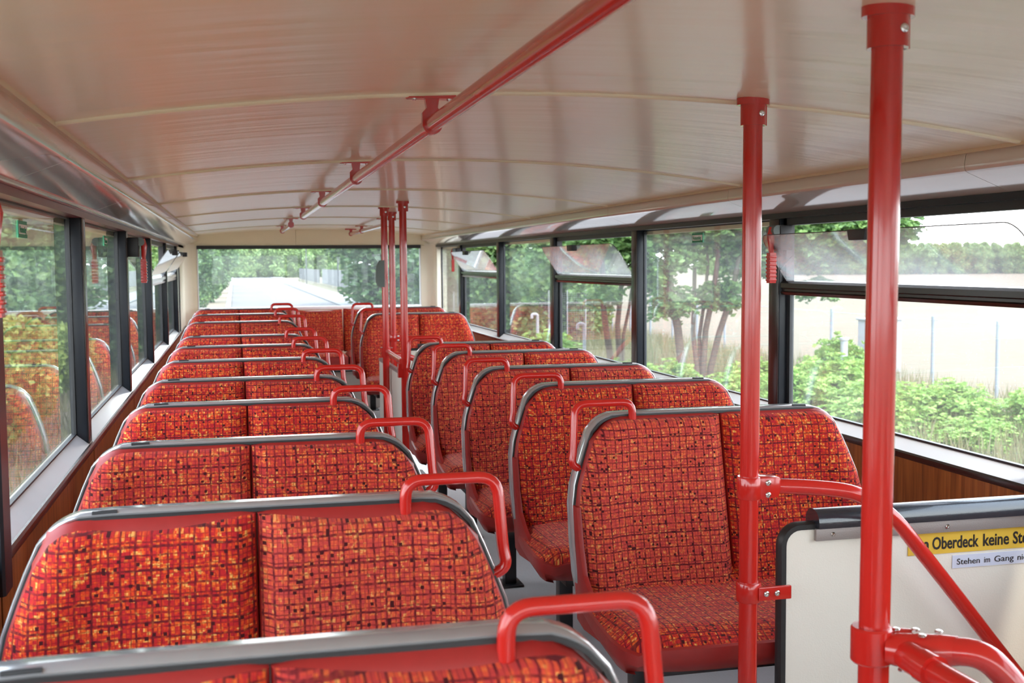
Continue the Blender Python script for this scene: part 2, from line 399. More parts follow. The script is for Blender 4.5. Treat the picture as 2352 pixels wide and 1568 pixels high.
for s in (-1, 1):
    g = G(); g.box(*sorted((s * (CE - 0.002), s * (CE + 0.018))), Y0, Y1, FZ + 0.268, FZ + 0.279)
    g.build('edge_strip', 'strip', ceil)
g = G(); g.box(-1.35, 1.35, Y0, Y1 + .05, FZ + 0.395, FZ + 0.43); g.build('roof_skin', 'busred', ceil)

# coves
covej = [-0.5, 1.05, 2.62, 4.08, 5.53, 7.25, 8.71, 10.3]
for s, nm in ((-1, 'trim_1'), (1, 'trim_2')):
    t = empty(nm, (0, 0, 0), kind='structure')
    ed = [Y0] + covej + [Y1 - 0.04]
    for a, b in zip(ed[:-1], ed[1:]):
        prof = [(1.090, .272), (1.086, .262), (1.083, .240), (1.0835, .231), (1.087, .2235), (1.096, .2185), (1.215, .1725), (1.225, .170), (1.225, .182), (1.10, .230), (1.098, .272)]
        g = G(); g.prism([(s * x, FZ + z) for x, z in prof], a + 0.0012, b - 0.0012)
        g.build('cove_panel', 'cove', t, smooth=True, angle=25)
    for ye in (Y1 - 0.04,):
        pass

# side walls: post at every rib, wood below, sill, top trim
GX = 1.266
zt0, zt1 = FZ + 0.125, FZ + 0.172
posts_y = [RIB0 + RIB * k for k in range(-3, 6)]
POSTW = 0.043
for s, nm in ((-1, 'wall_left'), (1, 'wall_right')):
    w = empty(nm, (0, 0, 0), kind='structure')
    def bx(name, m, x0, x1, y0, y1, z0, z1, bevel=0):
        g = G(); g.box(*sorted((s * x0, s * x1)), y0, y1, z0, z1); return g.build(name, m, w, bevel=bevel)
    # lower body outside skin and wood panels
    bx('outer_skin', 'busred', 1.275, 1.30, Y0, Y1, -0.6, ZS + 0.02)
    bx('outer_skin', 'busred', 1.275, 1.30, Y0, Y1, FZ + .13, FZ + .42)
    pj = [Y0] + [y + 0.0 for y in posts_y] + [Y1]
    for a, b in zip(pj[:-1], pj[1:]): bx('wood_panel', 'wood', 1.2115, 1.226, a + 0.008, b - 0.008, 0, ZS + 0.0)
    for y in posts_y: bx('joint_strip', 'brownframe', 1.2135, 1.228, y - 0.008, y + 0.008, 0, ZS)
    # sill
    g = G(); g.prism([(s * x, FZ + z) for x, z in [(1.262, -.548), (1.216, -.586), (1.216, -.600), (1.275, -.600), (1.275, -.548)]], Y0, Y1 - 0.5)
    g.build('sill', 'sill', w)
    g = G(); g.prism([(s * x, FZ + z) for x, z in [(1.221, -.583), (1.212, -.581), (1.207, -.586), (1.205, -.594), (1.207, -.602), (1.214, -.605), (1.221, -.600)]], Y0, Y1 - 0.2)
    g.build('sill_edge', 'brownframe', w, smooth=True, angle=30)
    # top trim with a thin metal lip
    bx('top_trim', 'anth' if s > 0 else 'dark_red', 1.216, 1.275, Y0, Y1 - 0.1, FZ + .151, FZ + .171)
    if s < 0: bx('top_rail', 'trim_grey', 1.196, 1.232, Y0, Y1 - 0.1, FZ + .1715, FZ + .184, .003)
    for y in posts_y:
        g = G()
        g.box(*sorted((s * XW, s * 1.275)), y - POSTW, y + POSTW, FZ - .60, FZ + .152)
        p = g.build('window_post', 'anth', w, bevel=0.004)
        g = G(); g.box(*sorted((s * (XW - .003), s * (XW + .002))), y - POSTW + .004, y + POSTW - .004, FZ - .625, FZ + .150)
        g.build('post_cover', 'brownframe', p, bevel=0.001)
    if s < 0:
        g = G(); g.prism([(-1.226, RIB0 - .043), (-1.201, RIB0 - .043), (-1.196, RIB0 - .036), (-1.196, RIB0 + .034), (-1.201, RIB0 + .041), (-1.226, RIB0 + .041)], FZ - .645, FZ + .16, 'z'); g.build('post_cover', 'anth', w)
    # cream end pillar
    ye = 11.33 if s > 0 else 10.34
    bx('end_panel', 'pillar', 1.216, 1.275, ye, Y1, FZ - .60, FZ + .17)
    if s < 0: bx('end_trim', 'black', 1.210, 1.222, ye - .012, ye + .0, FZ - .58, FZ + .12)

# windows
def bolt(parent, loc, axis='y', r=0.005, name='screw'):
    g = G(); n = 10
    prof = [(r, 0), (r, 0.002), (r * .7, 0.0035), (r * .45, 0.0035), (r * .4, 0.002)]
    g.lathe(prof, n=n); o = g.build(name, 'chrome', parent, smooth=True, angle=40)
    o.location = loc
    if axis == '-y': o.rotation_euler = (R(90), 0, 0)
    elif axis == '-x': o.rotation_euler = (0, R(-90), 0)
    elif axis == 'z-': o.rotation_euler = (R(180), 0, 0)
    return o
wn_i = 0
def make_window(s, ya, yb, vent, wet):
    global wn_i; wn_i += 1
    w = empty('window_%d' % wn_i, (0, 0, 0), kind='structure')
    def bx(name, m, x0, x1, y0, y1, z0, z1, bevel=0, par=None):
        g = G(); g.box(*sorted((s * x0, s * x1)), y0, y1, z0, z1); return g.build(name, m, par or w, bevel=bevel)
    zb, zt = FZ - .552, FZ + .152
    mg = 'glass_wet' if wet else 'glass'
    fr = 0.012
    if not vent:
        bx('pane', mg, GX - .002, GX + .002, ya, yb, zb, zt)
        f = G()
        for (a, b, c, d) in [(ya, yb, zb - .004, zb + .006), (ya, yb, zt - .006, zt + .002), (ya, ya + .006, zb, zt), (yb - .006, yb, zb, zt)]: f.box(*sorted((s * (GX - .008), s * (GX + .006))), a, b, c, d)
        f.build('seal', 'black' if s < 0 else 'anth', w)
    else:
        z1, z2 = FZ - .130, FZ - .079
        bx('pane', mg, GX - .002, GX + .002, ya, yb, zb, z1)
        g = G(); g.prism([(s * x, z) for x, z in [(1.275, z1), (1.232, z1), (1.228, z1 + .010), (1.234, z1 + .014), (1.234, z1 + .022), (1.226, z1 + .026), (1.226, z2 - .008), (1.236, z2), (1.275, z2)]], ya, yb)
        g.build('transom', 'brownframe' if s > 0 else 'sill', w)
        # frame round the vent opening
        f = G()
        for (a, b, c, d) in [(ya, yb, FZ + .126, zt + .0), (ya, ya + .022, z2, zt), (yb - .022, yb, z2, zt)]: f.box(*sorted((s * 1.240, s * 1.272)), a, b, c, d)
        for (a, b, c, d) in [(ya, yb, zb - .004, zb + .006), (ya, ya + .022, zb, z1), (yb - .022, yb, zb, z1)]: f.box(*sorted((s * (GX - .010), s * (GX + .006))), a, b, c, d)
        f.build('vent_frame', 'black', w)
        # tilted pane, hinged along the transom; round upper corners
        xb, xt = 1.240, 1.130; zb2, zt2 = z2 + .002, FZ + .088
        ua, ub = ya + .02, yb - .02
        out = [(ua, 0), (ub, 0)]
        for k in range(6): a = k * math.pi / 10; out.append((ub - .05 + .05 * math.cos(a), 1 - .25 + .25 * math.sin(a)))
        for k in range(6): a = math.pi / 2 + k * math.pi / 10; out.append((ua + .05 + .05 * math.cos(a), 1 - .25 + .25 * math.sin(a)))
        g = G(); n = len(out)
        def pt(u, t, o): return (s * (xb + (xt - xb) * t + o * 0.84), u, zb2 + (zt2 - zb2) * t + o * .55)
        g.add([pt(u, t, 0) for u, t in out] + [pt(u, t, .005) for u, t in out], [tuple(range(n)), tuple(range(2 * n - 1, n - 1, -1))] + [(i, (i + 1) % n, n + (i + 1) % n, n + i) for i in range(n)])
        vp = g.build('vent_pane', 'glass_vent' if s > 0 else 'glass_vent', w)
        g = G()
        path = [pt(u, t, .0025) for u, t in out[2:]]
        g.tube(path, .0014, 6); g.build('pane_edge', 'black', vp)
        yc = (ua + ub) / 2
        g = G(); g.prism([(yc - .045, zt2 - .030), (yc + .045, zt2 - .030), (yc + .055, zt2 + .004), (yc - .055, zt2 + .004)], s * (xt - .022), s * (xt + .012), 'x')
        g.build('handle', 'black', vp, bevel=.004)
        for yy in (ua + .01, ub - .01):
            g = G(); g.tube([pt(yy, .25, 0), (s * 1.262, yy, zb2 + .09)], .003, 6); g.build('stay', 'black', w)
    return w
spans = [(posts_y[k] + POSTW, posts_y[k + 1] - POSTW) for k in range(len(posts_y) - 1)]
for k, (a, b) in enumerate(spans):
    # right: vents in every second bay;  left: vents in the two rearmost bays
    make_window(1, a, b, vent=(k in (1, 3, 5, 7)), wet=(k in (3, 4)))
    make_window(-1, a, b, vent=(k in (6, 7)), wet=False)
make_window(1, posts_y[-1] + POSTW, 11.33, False, False)
make_window(-1, posts_y[-1] + POSTW, 10.34, False, False)

# rear wall with its window
wb = empty('wall_back', (0, 0, 0), kind='structure')
def bxw(name, m, x0, x1, y0, y1, z0, z1, bevel=0, par=None):
    g = G(); g.box(x0, x1, y0, y1, z0, z1); return g.build(name, m, par or wb, bevel=bevel)
bxw('backing', 'header', -1.25, 1.25, Y1 + .03, Y1 + .05, FZ + .172, FZ + .42)  # unseen sheet added to stop light leaking through the header joint
bxw('header_panel', 'header', -1.25, -.157, Y1, Y1 + .03, FZ + .172, FZ + .42, .002)
bxw('header_panel', 'header', -.155, 1.25, Y1, Y1 + .03, FZ + .172, FZ + .42, .002)
bxw('corner_panel', 'pillar', -1.26, -1.098, Y1 - .002, Y1 + .05, 0, FZ + .172, .01)
bxw('corner_panel', 'pillar', 1.078, 1.26, Y1 - .002, Y1 + .05, 0, FZ + .172, .01)
bxw('lower_panel', 'pillar', -1.098, 1.078, Y1, Y1 + .03, 0, FZ - .44)
for s in (-1, 1):
    g = G(); r = .10
    g.prism([(s * (1.22 - r + r * math.cos(a * math.pi / 16)), Y1 - r + r * math.sin(a * math.pi / 16)) for a in range(9)] + [(s * 1.25, Y1 + .01), (s * 1.25, Y1 - r)], FZ - .60, FZ + .19, 'z')
    g.build('corner_panel', 'pillar', wb, smooth=True, angle=40)
wrn = empty('window_%d' % (wn_i + 1), (0, 0, 0), kind='structure')
bxw('top_rail', 'black', -1.098, 1.078, Y1 - .012, Y1 + .03, FZ + .142, FZ + .176, par=wrn)
bxw('pane', 'glass_rear', -1.098, 1.078, Y1 + .012, Y1 + .017, FZ - .44, FZ + .145, par=wrn)
bxw('bottom_rail', 'sill', -1.098, 1.078, Y1 - .03, Y1 + .03, FZ - .455, FZ - .425, .004, par=wrn)
for x in (-1.098, 1.068): bxw('side_rail', 'white_metal', x, x + .010, Y1 - .006, Y1 + .03, FZ - .44, FZ + .145, par=wrn)
# front of the deck, behind the viewer
wf = empty('wall_front', (0, 0, 0), kind='structure')
g = G(); g.box(-1.27, 1.27, Y0 - .05, Y0, -.1, FZ - .45); g.build('lower_panel', 'pillar', wf)
g = G(); g.box(-1.27, 1.27, Y0 - .05, Y0, FZ + .17, FZ + .42); g.build('header_panel', 'header', wf)
wfn = empty('window_%d' % (wn_i + 2), (0, 0, 0), kind='structure')
g = G(); g.box(-1.25, 1.25, Y0 - .03, Y0 - .025, FZ - .45, FZ + .17); g.build('pane', 'glass', wfn)

# floor with the two stair openings, rear platform
fl = empty('floor', (0, 0, 0), kind='structure')
for (x0, x1, y0, y1) in [(-1.23, .20, Y0, Y1), (.20, 1.23, Y0, .2), (.20, 1.23, 2.40, 6.45), (.20, 1.23, 7.70, Y1)]:
    g = G(); g.box(x0, x1, y0, y1, -.05, 0); g.build('floor_sheet', 'floor', fl)
g = G(); g.box(-1.20, 1.20, 9.90, Y1, 0, .325); g.build('rear_platform', 'panel', fl, bevel=.006)
g = G(); g.box(-1.20, 1.20, 9.885, 9.905, .318, .332); g.build('platform_edge', 'black', fl)
g = G(); g.box(-1.27, 1.27, Y0, Y1, -.75, -.70); g.build('underside', 'anth', fl)

# ================================================================== SEATS
def lean(z): return -0.225 * (0.83 - z) + 0.10 * max(0, (0.50 - z)) ** 1.2 * 0
def wa(z):   # half width of the back at height z
    pts = [(0.30, .402), (0.35, .418), (0.42, .426), (.50, .428), (.60, .426), (.65, .417), (.70, .400), (.745, .383), (.788, .364), (.81, .343), (.822, .325), (.83, .300)]
    return np.interp(z, [p[0] for p in pts], [p[1] for p in pts])
ww_ = wa
def zo(W, x):
    zz = np.linspace(.70, .83, 60); return np.interp(x, [W(q) for q in zz][::-1], zz[::-1])
def make_seat(aisle, loose=0.0):
    """aisle=+1: the aisle is on the seat's +x side; loose: how far the pad tops sag below the band"""
    root = empty('double_seat')
    A, B = (wa, ww_) if aisle > 0 else (ww_, wa)       # +x half width, -x half width
    zs = [.34, .38, .42, .50, .60, .65, .70, .745, .77, .788, .80, .81, .818, .824, .828, .830]
    outl = [(A(z), z) for z in zs] + [(x, .832) for x in (.25, .12, 0, -.12, -.25)] + [(-B(z), z) for z in zs[::-1]]
    # shell
    g = G(); n = len(outl); fr = [(x, lean(z) + .004, z) for x, z in outl]; bk = [(x * .995, lean(z) + .042, z - .001) for x, z in outl]
    g.add(fr + bk, [(i, (i + 1) % n, n + (i + 1) % n, n + i) for i in range(n - 1)])
    m = len(zs)
    for base in (0, n):
        for i in range(m - 1): g.f.append((base + i, base + i + 1, base + n - 2 - i, base + n - 1 - i))
        g.f.append(tuple(base + j for j in range(m - 1, n - m + 1)))
    g.build('back_shell', 'shell', root, smooth=True)
    # metal trim following the outline
    path = [(x, lean(z), z) for x, z in outl]; fr = []
    for i in range(n):
        a = Vector(outl[max(0, i - 1)]); b = Vector(outl[min(n - 1, i + 1)]); t = (b - a).normalized()
        fr.append(((t.y, 0, -t.x), (0, 1, 0)))
    g = G(); g.sweep_strip(path, fr, [(-.001, -.002), (.002, -.003), (.0045, .001), (.005, .044), (.003, .047), (-.002, .047)])
    g.build('trim_band', 'trim_grey', root, smooth=True, angle=40)
    # black seam between band and cushions
    g = G(); g.sweep_strip(path, fr, [(-.007, -.006), (-.001, -.006), (-.001, .004), (-.007, .004)]); g.build('gasket', 'black', root)
    # back pads
    for side in (-1, 1):
        W = A if side > 0 else B; xin = -.012 * aisle
        nx, nz = 16, 22; P = []; uv = []
        zb_ = .365
        for j in range(nz + 1):
            v = 1 - (1 - j / nz) ** 1.5; row = []
            for i in range(nx + 1):
                u = i / nx
                sag = .001 + (.004 + loose) * math.sin(math.pi * min(1, u * 1.02)) ** 1.3
                ztop = float(zo(W, .006 + u * .368)) - .006 - sag
                z = zb_ + (ztop - zb_) * v
                xo = W(min(z, .757)) - .010; x = xin + side * (.004 + (xo - side * xin - .004) * u)
                e = 1 - abs(2 * u - 1) ** 9; ev = 1 - max(0, (v - .75) / .25) ** 5
                th = .012 + .034 * (max(0, e) ** .35) * (max(0, ev) ** .4)
                # shallow seat pan shape and side bolster
                bol = .022 * (1 / (1 + math.exp(-(u - .76) * 44))) * (1 - v * .5)
                dish = -.014 * math.sin(math.pi * u) * math.sin(math.pi * min(1, v * 1.1))
                y = lean(z) - th - bol - dish
                row.append((x, y, z)); uv.append((x, z * 1.03))
            P.append(row)
        g = G(); g.grid(P, flip=(side > 0)); pad = g.build('back_pad', 'fabric', root, smooth=True, angle=70, uvs=uv)
        # red vinyl border
        g = G(); loop = [P[j][0] for j in range(nz + 1)] + P[nz][1:] + [P[j][nx] for j in range(nz - 1, -1, -1)]
        def out2(p, k):
            x, y, z = p
            u = (x - xin) * side
            zz = min(.826, z + (.0 if k else 0)); return p
        inner = loop; N = len(loop); outer = []
        for idx, p in enumerate(loop):
            x, y, z = p
            if idx <= nz: q = (x - side * .0035, lean(z) + .002, z)
            elif idx < nz + nx: q = (x + side * .006 * ((idx - nz) / nx) ** 3, lean(.82), float(zo(W, abs(x - xin) + .006)) - .002)
            else: q = (x + side * .006, lean(z) + .002, z)
            if idx == nz + nx: q = (x + side * .006, lean(z) + .001, z + .006)
            outer.append(q)
        mid = [((p[0] * .4 + q[0] * .6), p[1] * .72 + q[1] * .28, (p[2] * .45 + q[2] * .55)) for p, q in zip(inner, outer)]
        g.add(inner + mid + outer, [(i, i + 1, N + i + 1, N + i) for i in range(N - 1)] + [(N + i, N + i + 1, 2 * N + i + 1, 2 * N + i) for i in range(N - 1)])
        g.build('pad_border', 'red_vinyl', pad, smooth=True, angle=60)
    # seat cushion
    nx, ny = 26, 18; P = []; uv = []
    yb, yf = -.085, -.545
    for j in range(ny + 1):
        v = j / ny; row = []
        for i in range(nx + 1):
            u = -1 + 2 * i / nx
            hw = np.interp(v, [0, .35, .8, .93, 1], [.415, .432, .448, .440, .405])
            hwB = np.interp(v, [0, .35, .8, .93, 1], [.425, .44, .45, .442, .405])
            x = (hwB if (u > 0) == (aisle < 0) else hw) * u
            y = yb + (yf - yb) * v + (0.03 * abs(u) ** 6 if v > .9 else 0) * (v - .9) * 10
            e = (1 - abs(u) ** 10) ** .5; ef = (1 - max(0, (v - .8) / .2) ** 3 * .55)
            z = .348 + .034 * e * ef + .012 * (1 - v) ** 2 - .006 * math.cos(u * math.pi) * (v < .97) + .018 * max(0, v - .3) * (1 - max(0, (v - .85) / .15))
            if v < .12: z += .05 * (1 - v / .12) ** 2
            row.append((x, y, z)); uv.append((x, y))
        P.append(row)
    g = G(); g.grid(P); cu = g.build('seat_cushion', 'fabric', root, smooth=True, angle=70, uvs=uv)
    loop = [P[j][0] for j in range(ny + 1)] + P[ny][1:] + [P[j][nx] for j in range(ny - 1, -1, -1)]
    N = len(loop)
    def low(p, k): # skirt rows
        x, y, z = p; f = [(1.015, .0), (1.02, .030), (.975, .075), (.92, .082)][k]
        yy = y - (.008 if y < -.5 and k < 2 else 0) + (.02 * (k == 2) + .06 * (k == 3)) * (1 if y < -.5 else 0)
        zt = z - f[1] if k < 2 else .372 - f[1] + .0
        return (x * f[0], yy, min(z - .004, zt) if k else z - .004)
    rows = [loop] + [[low(p, k) for p in loop] for k in range(4)]
    g = G(); g.add([p for r in rows for p in r], [(a * N + i, a * N + i + 1, (a + 1) * N + i + 1, (a + 1) * N + i) for a in range(4) for i in range(N - 1)] + [tuple(4 * N + i for i in range(N))])
    g.build('cushion_skirt', 'red_vinyl', root, smooth=True, angle=50)
    # side wings between back and cushion
    for side in (-1, 1):
        W = A if side > 0 else B; g = G(); pr = []
        for z in np.linspace(.30, .60, 7): pr.append((float(lean(z)) + .03, z))
        fwd = [(lean(.60) - .035, .60), (lean(.5) - .040, .50), (lean(.42) - .055, .43), (-.22, .385), (-.40, .335), (-.40, .31), (-.15, .29)]
        x = [W(.42) - .012, W(.42) + .002]
        g.prism([(y, z) for y, z in pr] + fwd, side * x[0], side * x[1], 'x'); g.build('side_cheek', 'red_vinyl', root, bevel=.003)
    # under frame and legs
    g = G(); g.box(-.36, .36, -.46, -.06, .265, .292); g.build('seat_frame', 'black_leg', root, bevel=.004)
    for x in (-.27, .27):
        g = G(); g.box(x - .023, x + .023, -.155, -.105, .008, .27); lg = g.build('leg', 'black_leg', root, bevel=.004)
        g = G(); g.box(x - .045, x + .045, -.185, -.075, 0, .009); g.build('foot_plate', 'black_leg', lg, bevel=.002)
    # small clip on the window side of the band
    g = G(); g.tube([(-aisle * .280, .002, .835), (-aisle * .240, .002, .836)], .004, 8); g.build('clip', 'black', root, smooth=True)
    # grab handle
    a = aisle
    pts = [(a * .245, -.012, .800), (a * .245, -.012, .866), (a * .410, -.014, .866), (a * .418, -.026, .735), (a * .424, -.030, .705), (a * .398, -.026, .690)]
    g = G(); g.tube(rounded(pts, [.032, .036, .03, .018], 6), .0108, 12); g.build('grab_handle', 'red', root, smooth=True, angle=50)
    return root

seatF = make_seat(1, .014); seatL = make_seat(1); seatR = make_seat(-1)
ordn = ['nearest, only its top in view', 'second from the camera', 'third from the camera', 'fourth from the camera', 'fifth from the camera', 'sixth from the camera', 'seventh from the camera', 'eighth from the camera', 'third from the back', 'second from the back', 'last before the rear window']
leftrows = [(1.23, 0), (2.005, 0), (2.76, 0), (3.53, 0), (4.265, 0), (5.11, 0), (5.98, 0), (6.83, 0), (7.85, .031), (8.66, .047), (9.55, .053)]
for k, (y, dz) in enumerate(leftrows):
    o = seatF if k == 0 else copy_tree(seatF) if k == 1 else seatL if k == 2 else copy_tree(seatL)
    o.location = (-.708, y, dz)
    tag(o, 'red checked double seat in the left window row, ' + ordn[k], 'seat', 'double seats on the left')
rightrows = [(.545, 2.965, 0, 'behind the cream partition with the yellow sign'), (.567, 3.75, 0, 'just behind the seat at the yellow sign'),
             (.533, 4.40, 0, 'third from the front, with pinkish cushions'), (.545, 5.20, 0, 'fourth from the front'), (.523, 5.83, 0, 'just in front of the rear stairwell'),
             (.557, 8.42, .042, 'just behind the rear stairwell'), (.60, 9.50, .046, 'rearmost of the row, far right corner')]
for k, (x, y, dz, t) in enumerate(rightrows):
    o = seatR if k == 0 else copy_tree(seatR)
    o.location = (x, y, dz)
    tag(o, 'red checked double seat in the right row, ' + t, 'seat', 'double seats on the right')

# rear bench (one bench, middle part between the two rows visible)
bench = empty('rear_bench', (0, 11.02, .325), 'red checked bench across the back under the rear window', 'bench')
xs = [-1.12, -.66, -.20, .245, .69, 1.10]
for k in range(5):
    x0, x1 = xs[k], xs[k + 1]; cx = (x0 + x1) / 2; hw = (x1 - x0) / 2 - .006; nx, nz = 12, 14; P = []; uv = []
    top = .485 if k != 3 else .492
    for j in range(nz + 1):
        v = j / nz; row = []
        for i in range(nx + 1):
            u = -1 + 2 * i / nx; z = .10 + (top - .010 * math.cos(u * math.pi / 2) - .10) * v
            y = -.13 * (1 - v) - .05 * (1 - abs(u) ** 10) ** .4 * (1 - v ** 12) ** .4 + .012 * math.cos(u * math.pi / 2)
            row.append((cx + hw * u, y, z)); uv.append((cx + hw * u, z))
        P.append(row)
    g = G(); g.grid(P); pad = g.build('back_pad', 'fabric', bench, smooth=True, angle=70, uvs=uv)
    g = G(); g.box(cx - hw, cx + hw, -.01, .06, .08, top - .012); g.build('pad_border', 'red_vinyl', pad, bevel=.008)
    g = G(); P = []; uv = []
    for j in range(nz + 1):
        v = j / nz; row = []
        for i in range(nx + 1):
            u = -1 + 2 * i / nx; row.append((cx + hw * u, -.12 - .45 * v, .075 + .035 * (1 - abs(u) ** 8) ** .5 * (1 - v ** 8) ** .5)); uv.append((cx + hw * u, v * .45))
        P.append(row)
    g.grid(P, flip=True); cu = g.build('seat_cushion', 'fabric', bench, smooth=True, angle=70, uvs=uv)
    g = G(); g.box(cx - hw, cx + hw, -.575, -.10, .0, .075); g.build('cushion_skirt', 'red_vinyl', cu, bevel=.01)

# ================================================================== RAILS AND POLES
def ceiling_rail(name, x, ya, yb, brk, label):
    rt = empty(name, (x, ya, 0), label, 'handrail')
    def zz(y): return FZ + .289 - .0012 * max(0, y - 2.4)
    g = G(); g.tube([(0, y - ya, zz(y)) for y in np.linspace(ya, yb, 12)], .0165, 16); g.build('rail_tube', 'red', rt, smooth=True, angle=50)
    for y in brk:
        yy = y - ya; zt = zc(x, y); z = zz(y)
        g = G(); g.prism([(-.050, yy - .014), (.050, yy - .014), (.055, yy), (.050, yy + .014), (-.050, yy + .014), (-.055, yy)], zt - .011, zt + .001, 'z')
        g.prism([(-.015, zt - .010), (.015, zt - .010), (.012, zt - .030), (.021, zt - .040), (.021, z), (-.021, z), (-.021, zt - .040), (-.012, zt - .030)], yy - .008, yy + .008)
        vs = []
        g.tube([(0, yy - .010, z), (0, yy + .010, z)], .0215, 18)
        b = g.build('ceiling_bracket', 'red', rt, smooth=True, angle=35)
        for dx in (-.037, .037): bolt(b, (dx, yy, zt - .011), 'z-', .005)
    return rt
ceiling_rail('ceiling_rail', -.336, -1.6, 7.085, [-.70, .858] + [2.414 + 1.556 * k for k in range(4)], 'long red handrail under the ceiling, running from above the camera to mid deck')
ceiling_rail('ceiling_rail', -.336, 8.63, 10.20, [8.638, 10.194], 'short red ceiling handrail on the left, behind the long one')
ceiling_rail('ceiling_rail', .350, 8.63, 11.17, [8.638, 10.194, 11.16], 'short red ceiling handrail on the right, beyond the three poles')

def pole(x, y, r, label, zb=0, tilt=0):
    p = empty('pole', (x, y, 0), label, 'pole', None)
    zt = zc(x, y)
    g = G(); g.tube([(tilt, 0, zb), (0, 0, zt - .004)], r, 24); g.build('tube', 'red', p, smooth=True, angle=50)
    g = G(); g.tube([(0, 0, zt - .058), (0, 0, zt - .010)], r * 1.30, 24)
    g.box(r * .9, r * 1.42, -.006, .006, zt - .058, zt - .012)
    g.prism([(r * 1.75 * math.cos(a * math.pi / 10) * (1.0 if abs(math.cos(a * math.pi / 10)) > .3 else .8), r * 1.35 * math.sin(a * math.pi / 10)) for a in range(20)], zt - .014, zt + .001, 'z')
    c = g.build('ceiling_socket', 'red', p, smooth=True, angle=35)
    o = bolt(c, (r * .35, -r * 1.27, zt - .034), '-y', .0065)
    g = G(); g.tube([(tilt, 0, zb), (tilt, 0, zb + .03)], r * 1.4, 20); g.build('floor_socket', 'red', p, smooth=True)
    return p
def clamp(p, x, y, z, r, h, plate=None, label=None):
    """ring round the pole with an optional flat plate to the right"""
    g = G(); g.tube([(x, y, z - h / 2), (x, y, z - h / 2 + .003), (x, y, z + h / 2 - .003), (x, y, z + h / 2)], [r * 1.27, r * 1.36, r * 1.36, r * 1.27], 24)
    if plate:
        L, hh = plate
        g.box(x + r * .6, x + L, y - r * 1.2, y - r * .6 + .004, z - hh / 2, z + hh / 2)
    return g.build('clamp', 'red', p, smooth=True, angle=35, bevel=0)
p1 = pole(.366, 2.35, .0212, 'red upright pole beside the cream partition, floor to ceiling', tilt=-.006)
p2 = pole(.172, 1.50, .0225, 'thick red upright pole nearest the camera, right of centre', tilt=-.014)
q3 = pole(.186, 6.50, .0212, 'front one of the three red poles at the rear stairwell, tallest on screen')
q1 = pole(.158, 7.12, .0205, 'left one of the three rear red poles, with a grey box')
q2 = pole(.285, 7.72, .0205, 'middle and farthest of the three red poles at the rear stairwell')
# clamps on p1 (local coordinates)
for P_, sc_ in ((p1, 1.0), (q2, 1.0)):
    z1 = FZ - .508; z2 = FZ - .745
    if P_ is q2: z1 -= .0; z2 -= .0
    c = clamp(P_, -.002, 0, z1, .0212, .050)
    g = G(); g.prism([(.012, z1 - .024), (.056, z1 - .022), (.062, z1 - .004), (.062, z1 + .020), (.058, z1 + .024), (.012, z1 + .026)], -.026, .020); g.build('clamp_jaw', 'red', c, bevel=.004)
    for dz in (-.014, .013): bolt(c, (.030, -.026, z1 + dz), '-y', .0065)
    c = clamp(P_, -.003, 0, z2, .0212, .044)
    g = G(); g.box(.008, .088, -.030, -.020, z2 - .016, z2 + .015); g.build('clamp_plate', 'red', c, bevel=.003)
    for dx in (.026, .052): bolt(c, (dx, -.030, z2), '-y', .0065)

def stair_tube(ox, oy, label):
    # curved tube from the upright's upper clamp to the right and down
    pts = [(.415, 2.345, FZ - .507), (.50, 2.325, FZ - .511), (.585, 2.305, FZ - .522), (.640, 2.30, FZ - .548), (.700, 2.30, FZ - .592), (.772, 2.30, FZ - .675), (.876, 2.30, FZ - .798), (.984, 2.30, FZ - .929), (1.047, 2.30, FZ - 1.005), (1.14, 2.30, FZ - 1.12)]
    h = empty('stair_handrail', (0, 0, 0), label, 'handrail')
    # smooth it
    P = [Vector(p) for p in pts]; out = []
    for i in range(len(P) - 1):
        a = P[max(0, i - 1)]; b = P[i]; c = P[i + 1]; d = P[min(len(P) - 1, i + 2)]
        for k in range(5):
            t = k / 5; out.append(.5 * ((2 * b) + (c - a) * t + (2 * a - 5 * b + 4 * c - d) * t * t + (3 * b - a - 3 * c + d) * t ** 3))
    out.append(P[-1]); out = [v + Vector((ox, oy, 0)) for v in out]
    g = G(); g.tube(out, .0172, 16); g.build('rail_tube', 'red', h, smooth=True, angle=50)
    g = G(); g.tube([out[-1], out[-1] + Vector((.03, 0, -.036))], .024, 12); g.build('wall_socket', 'red', h, smooth=True)
    return h
stair_tube(0, 0, 'red curved handrail sloping down in front of the yellow sign')
stair_tube(-.081, 5.37, 'red curved handrail in front of the far partition')

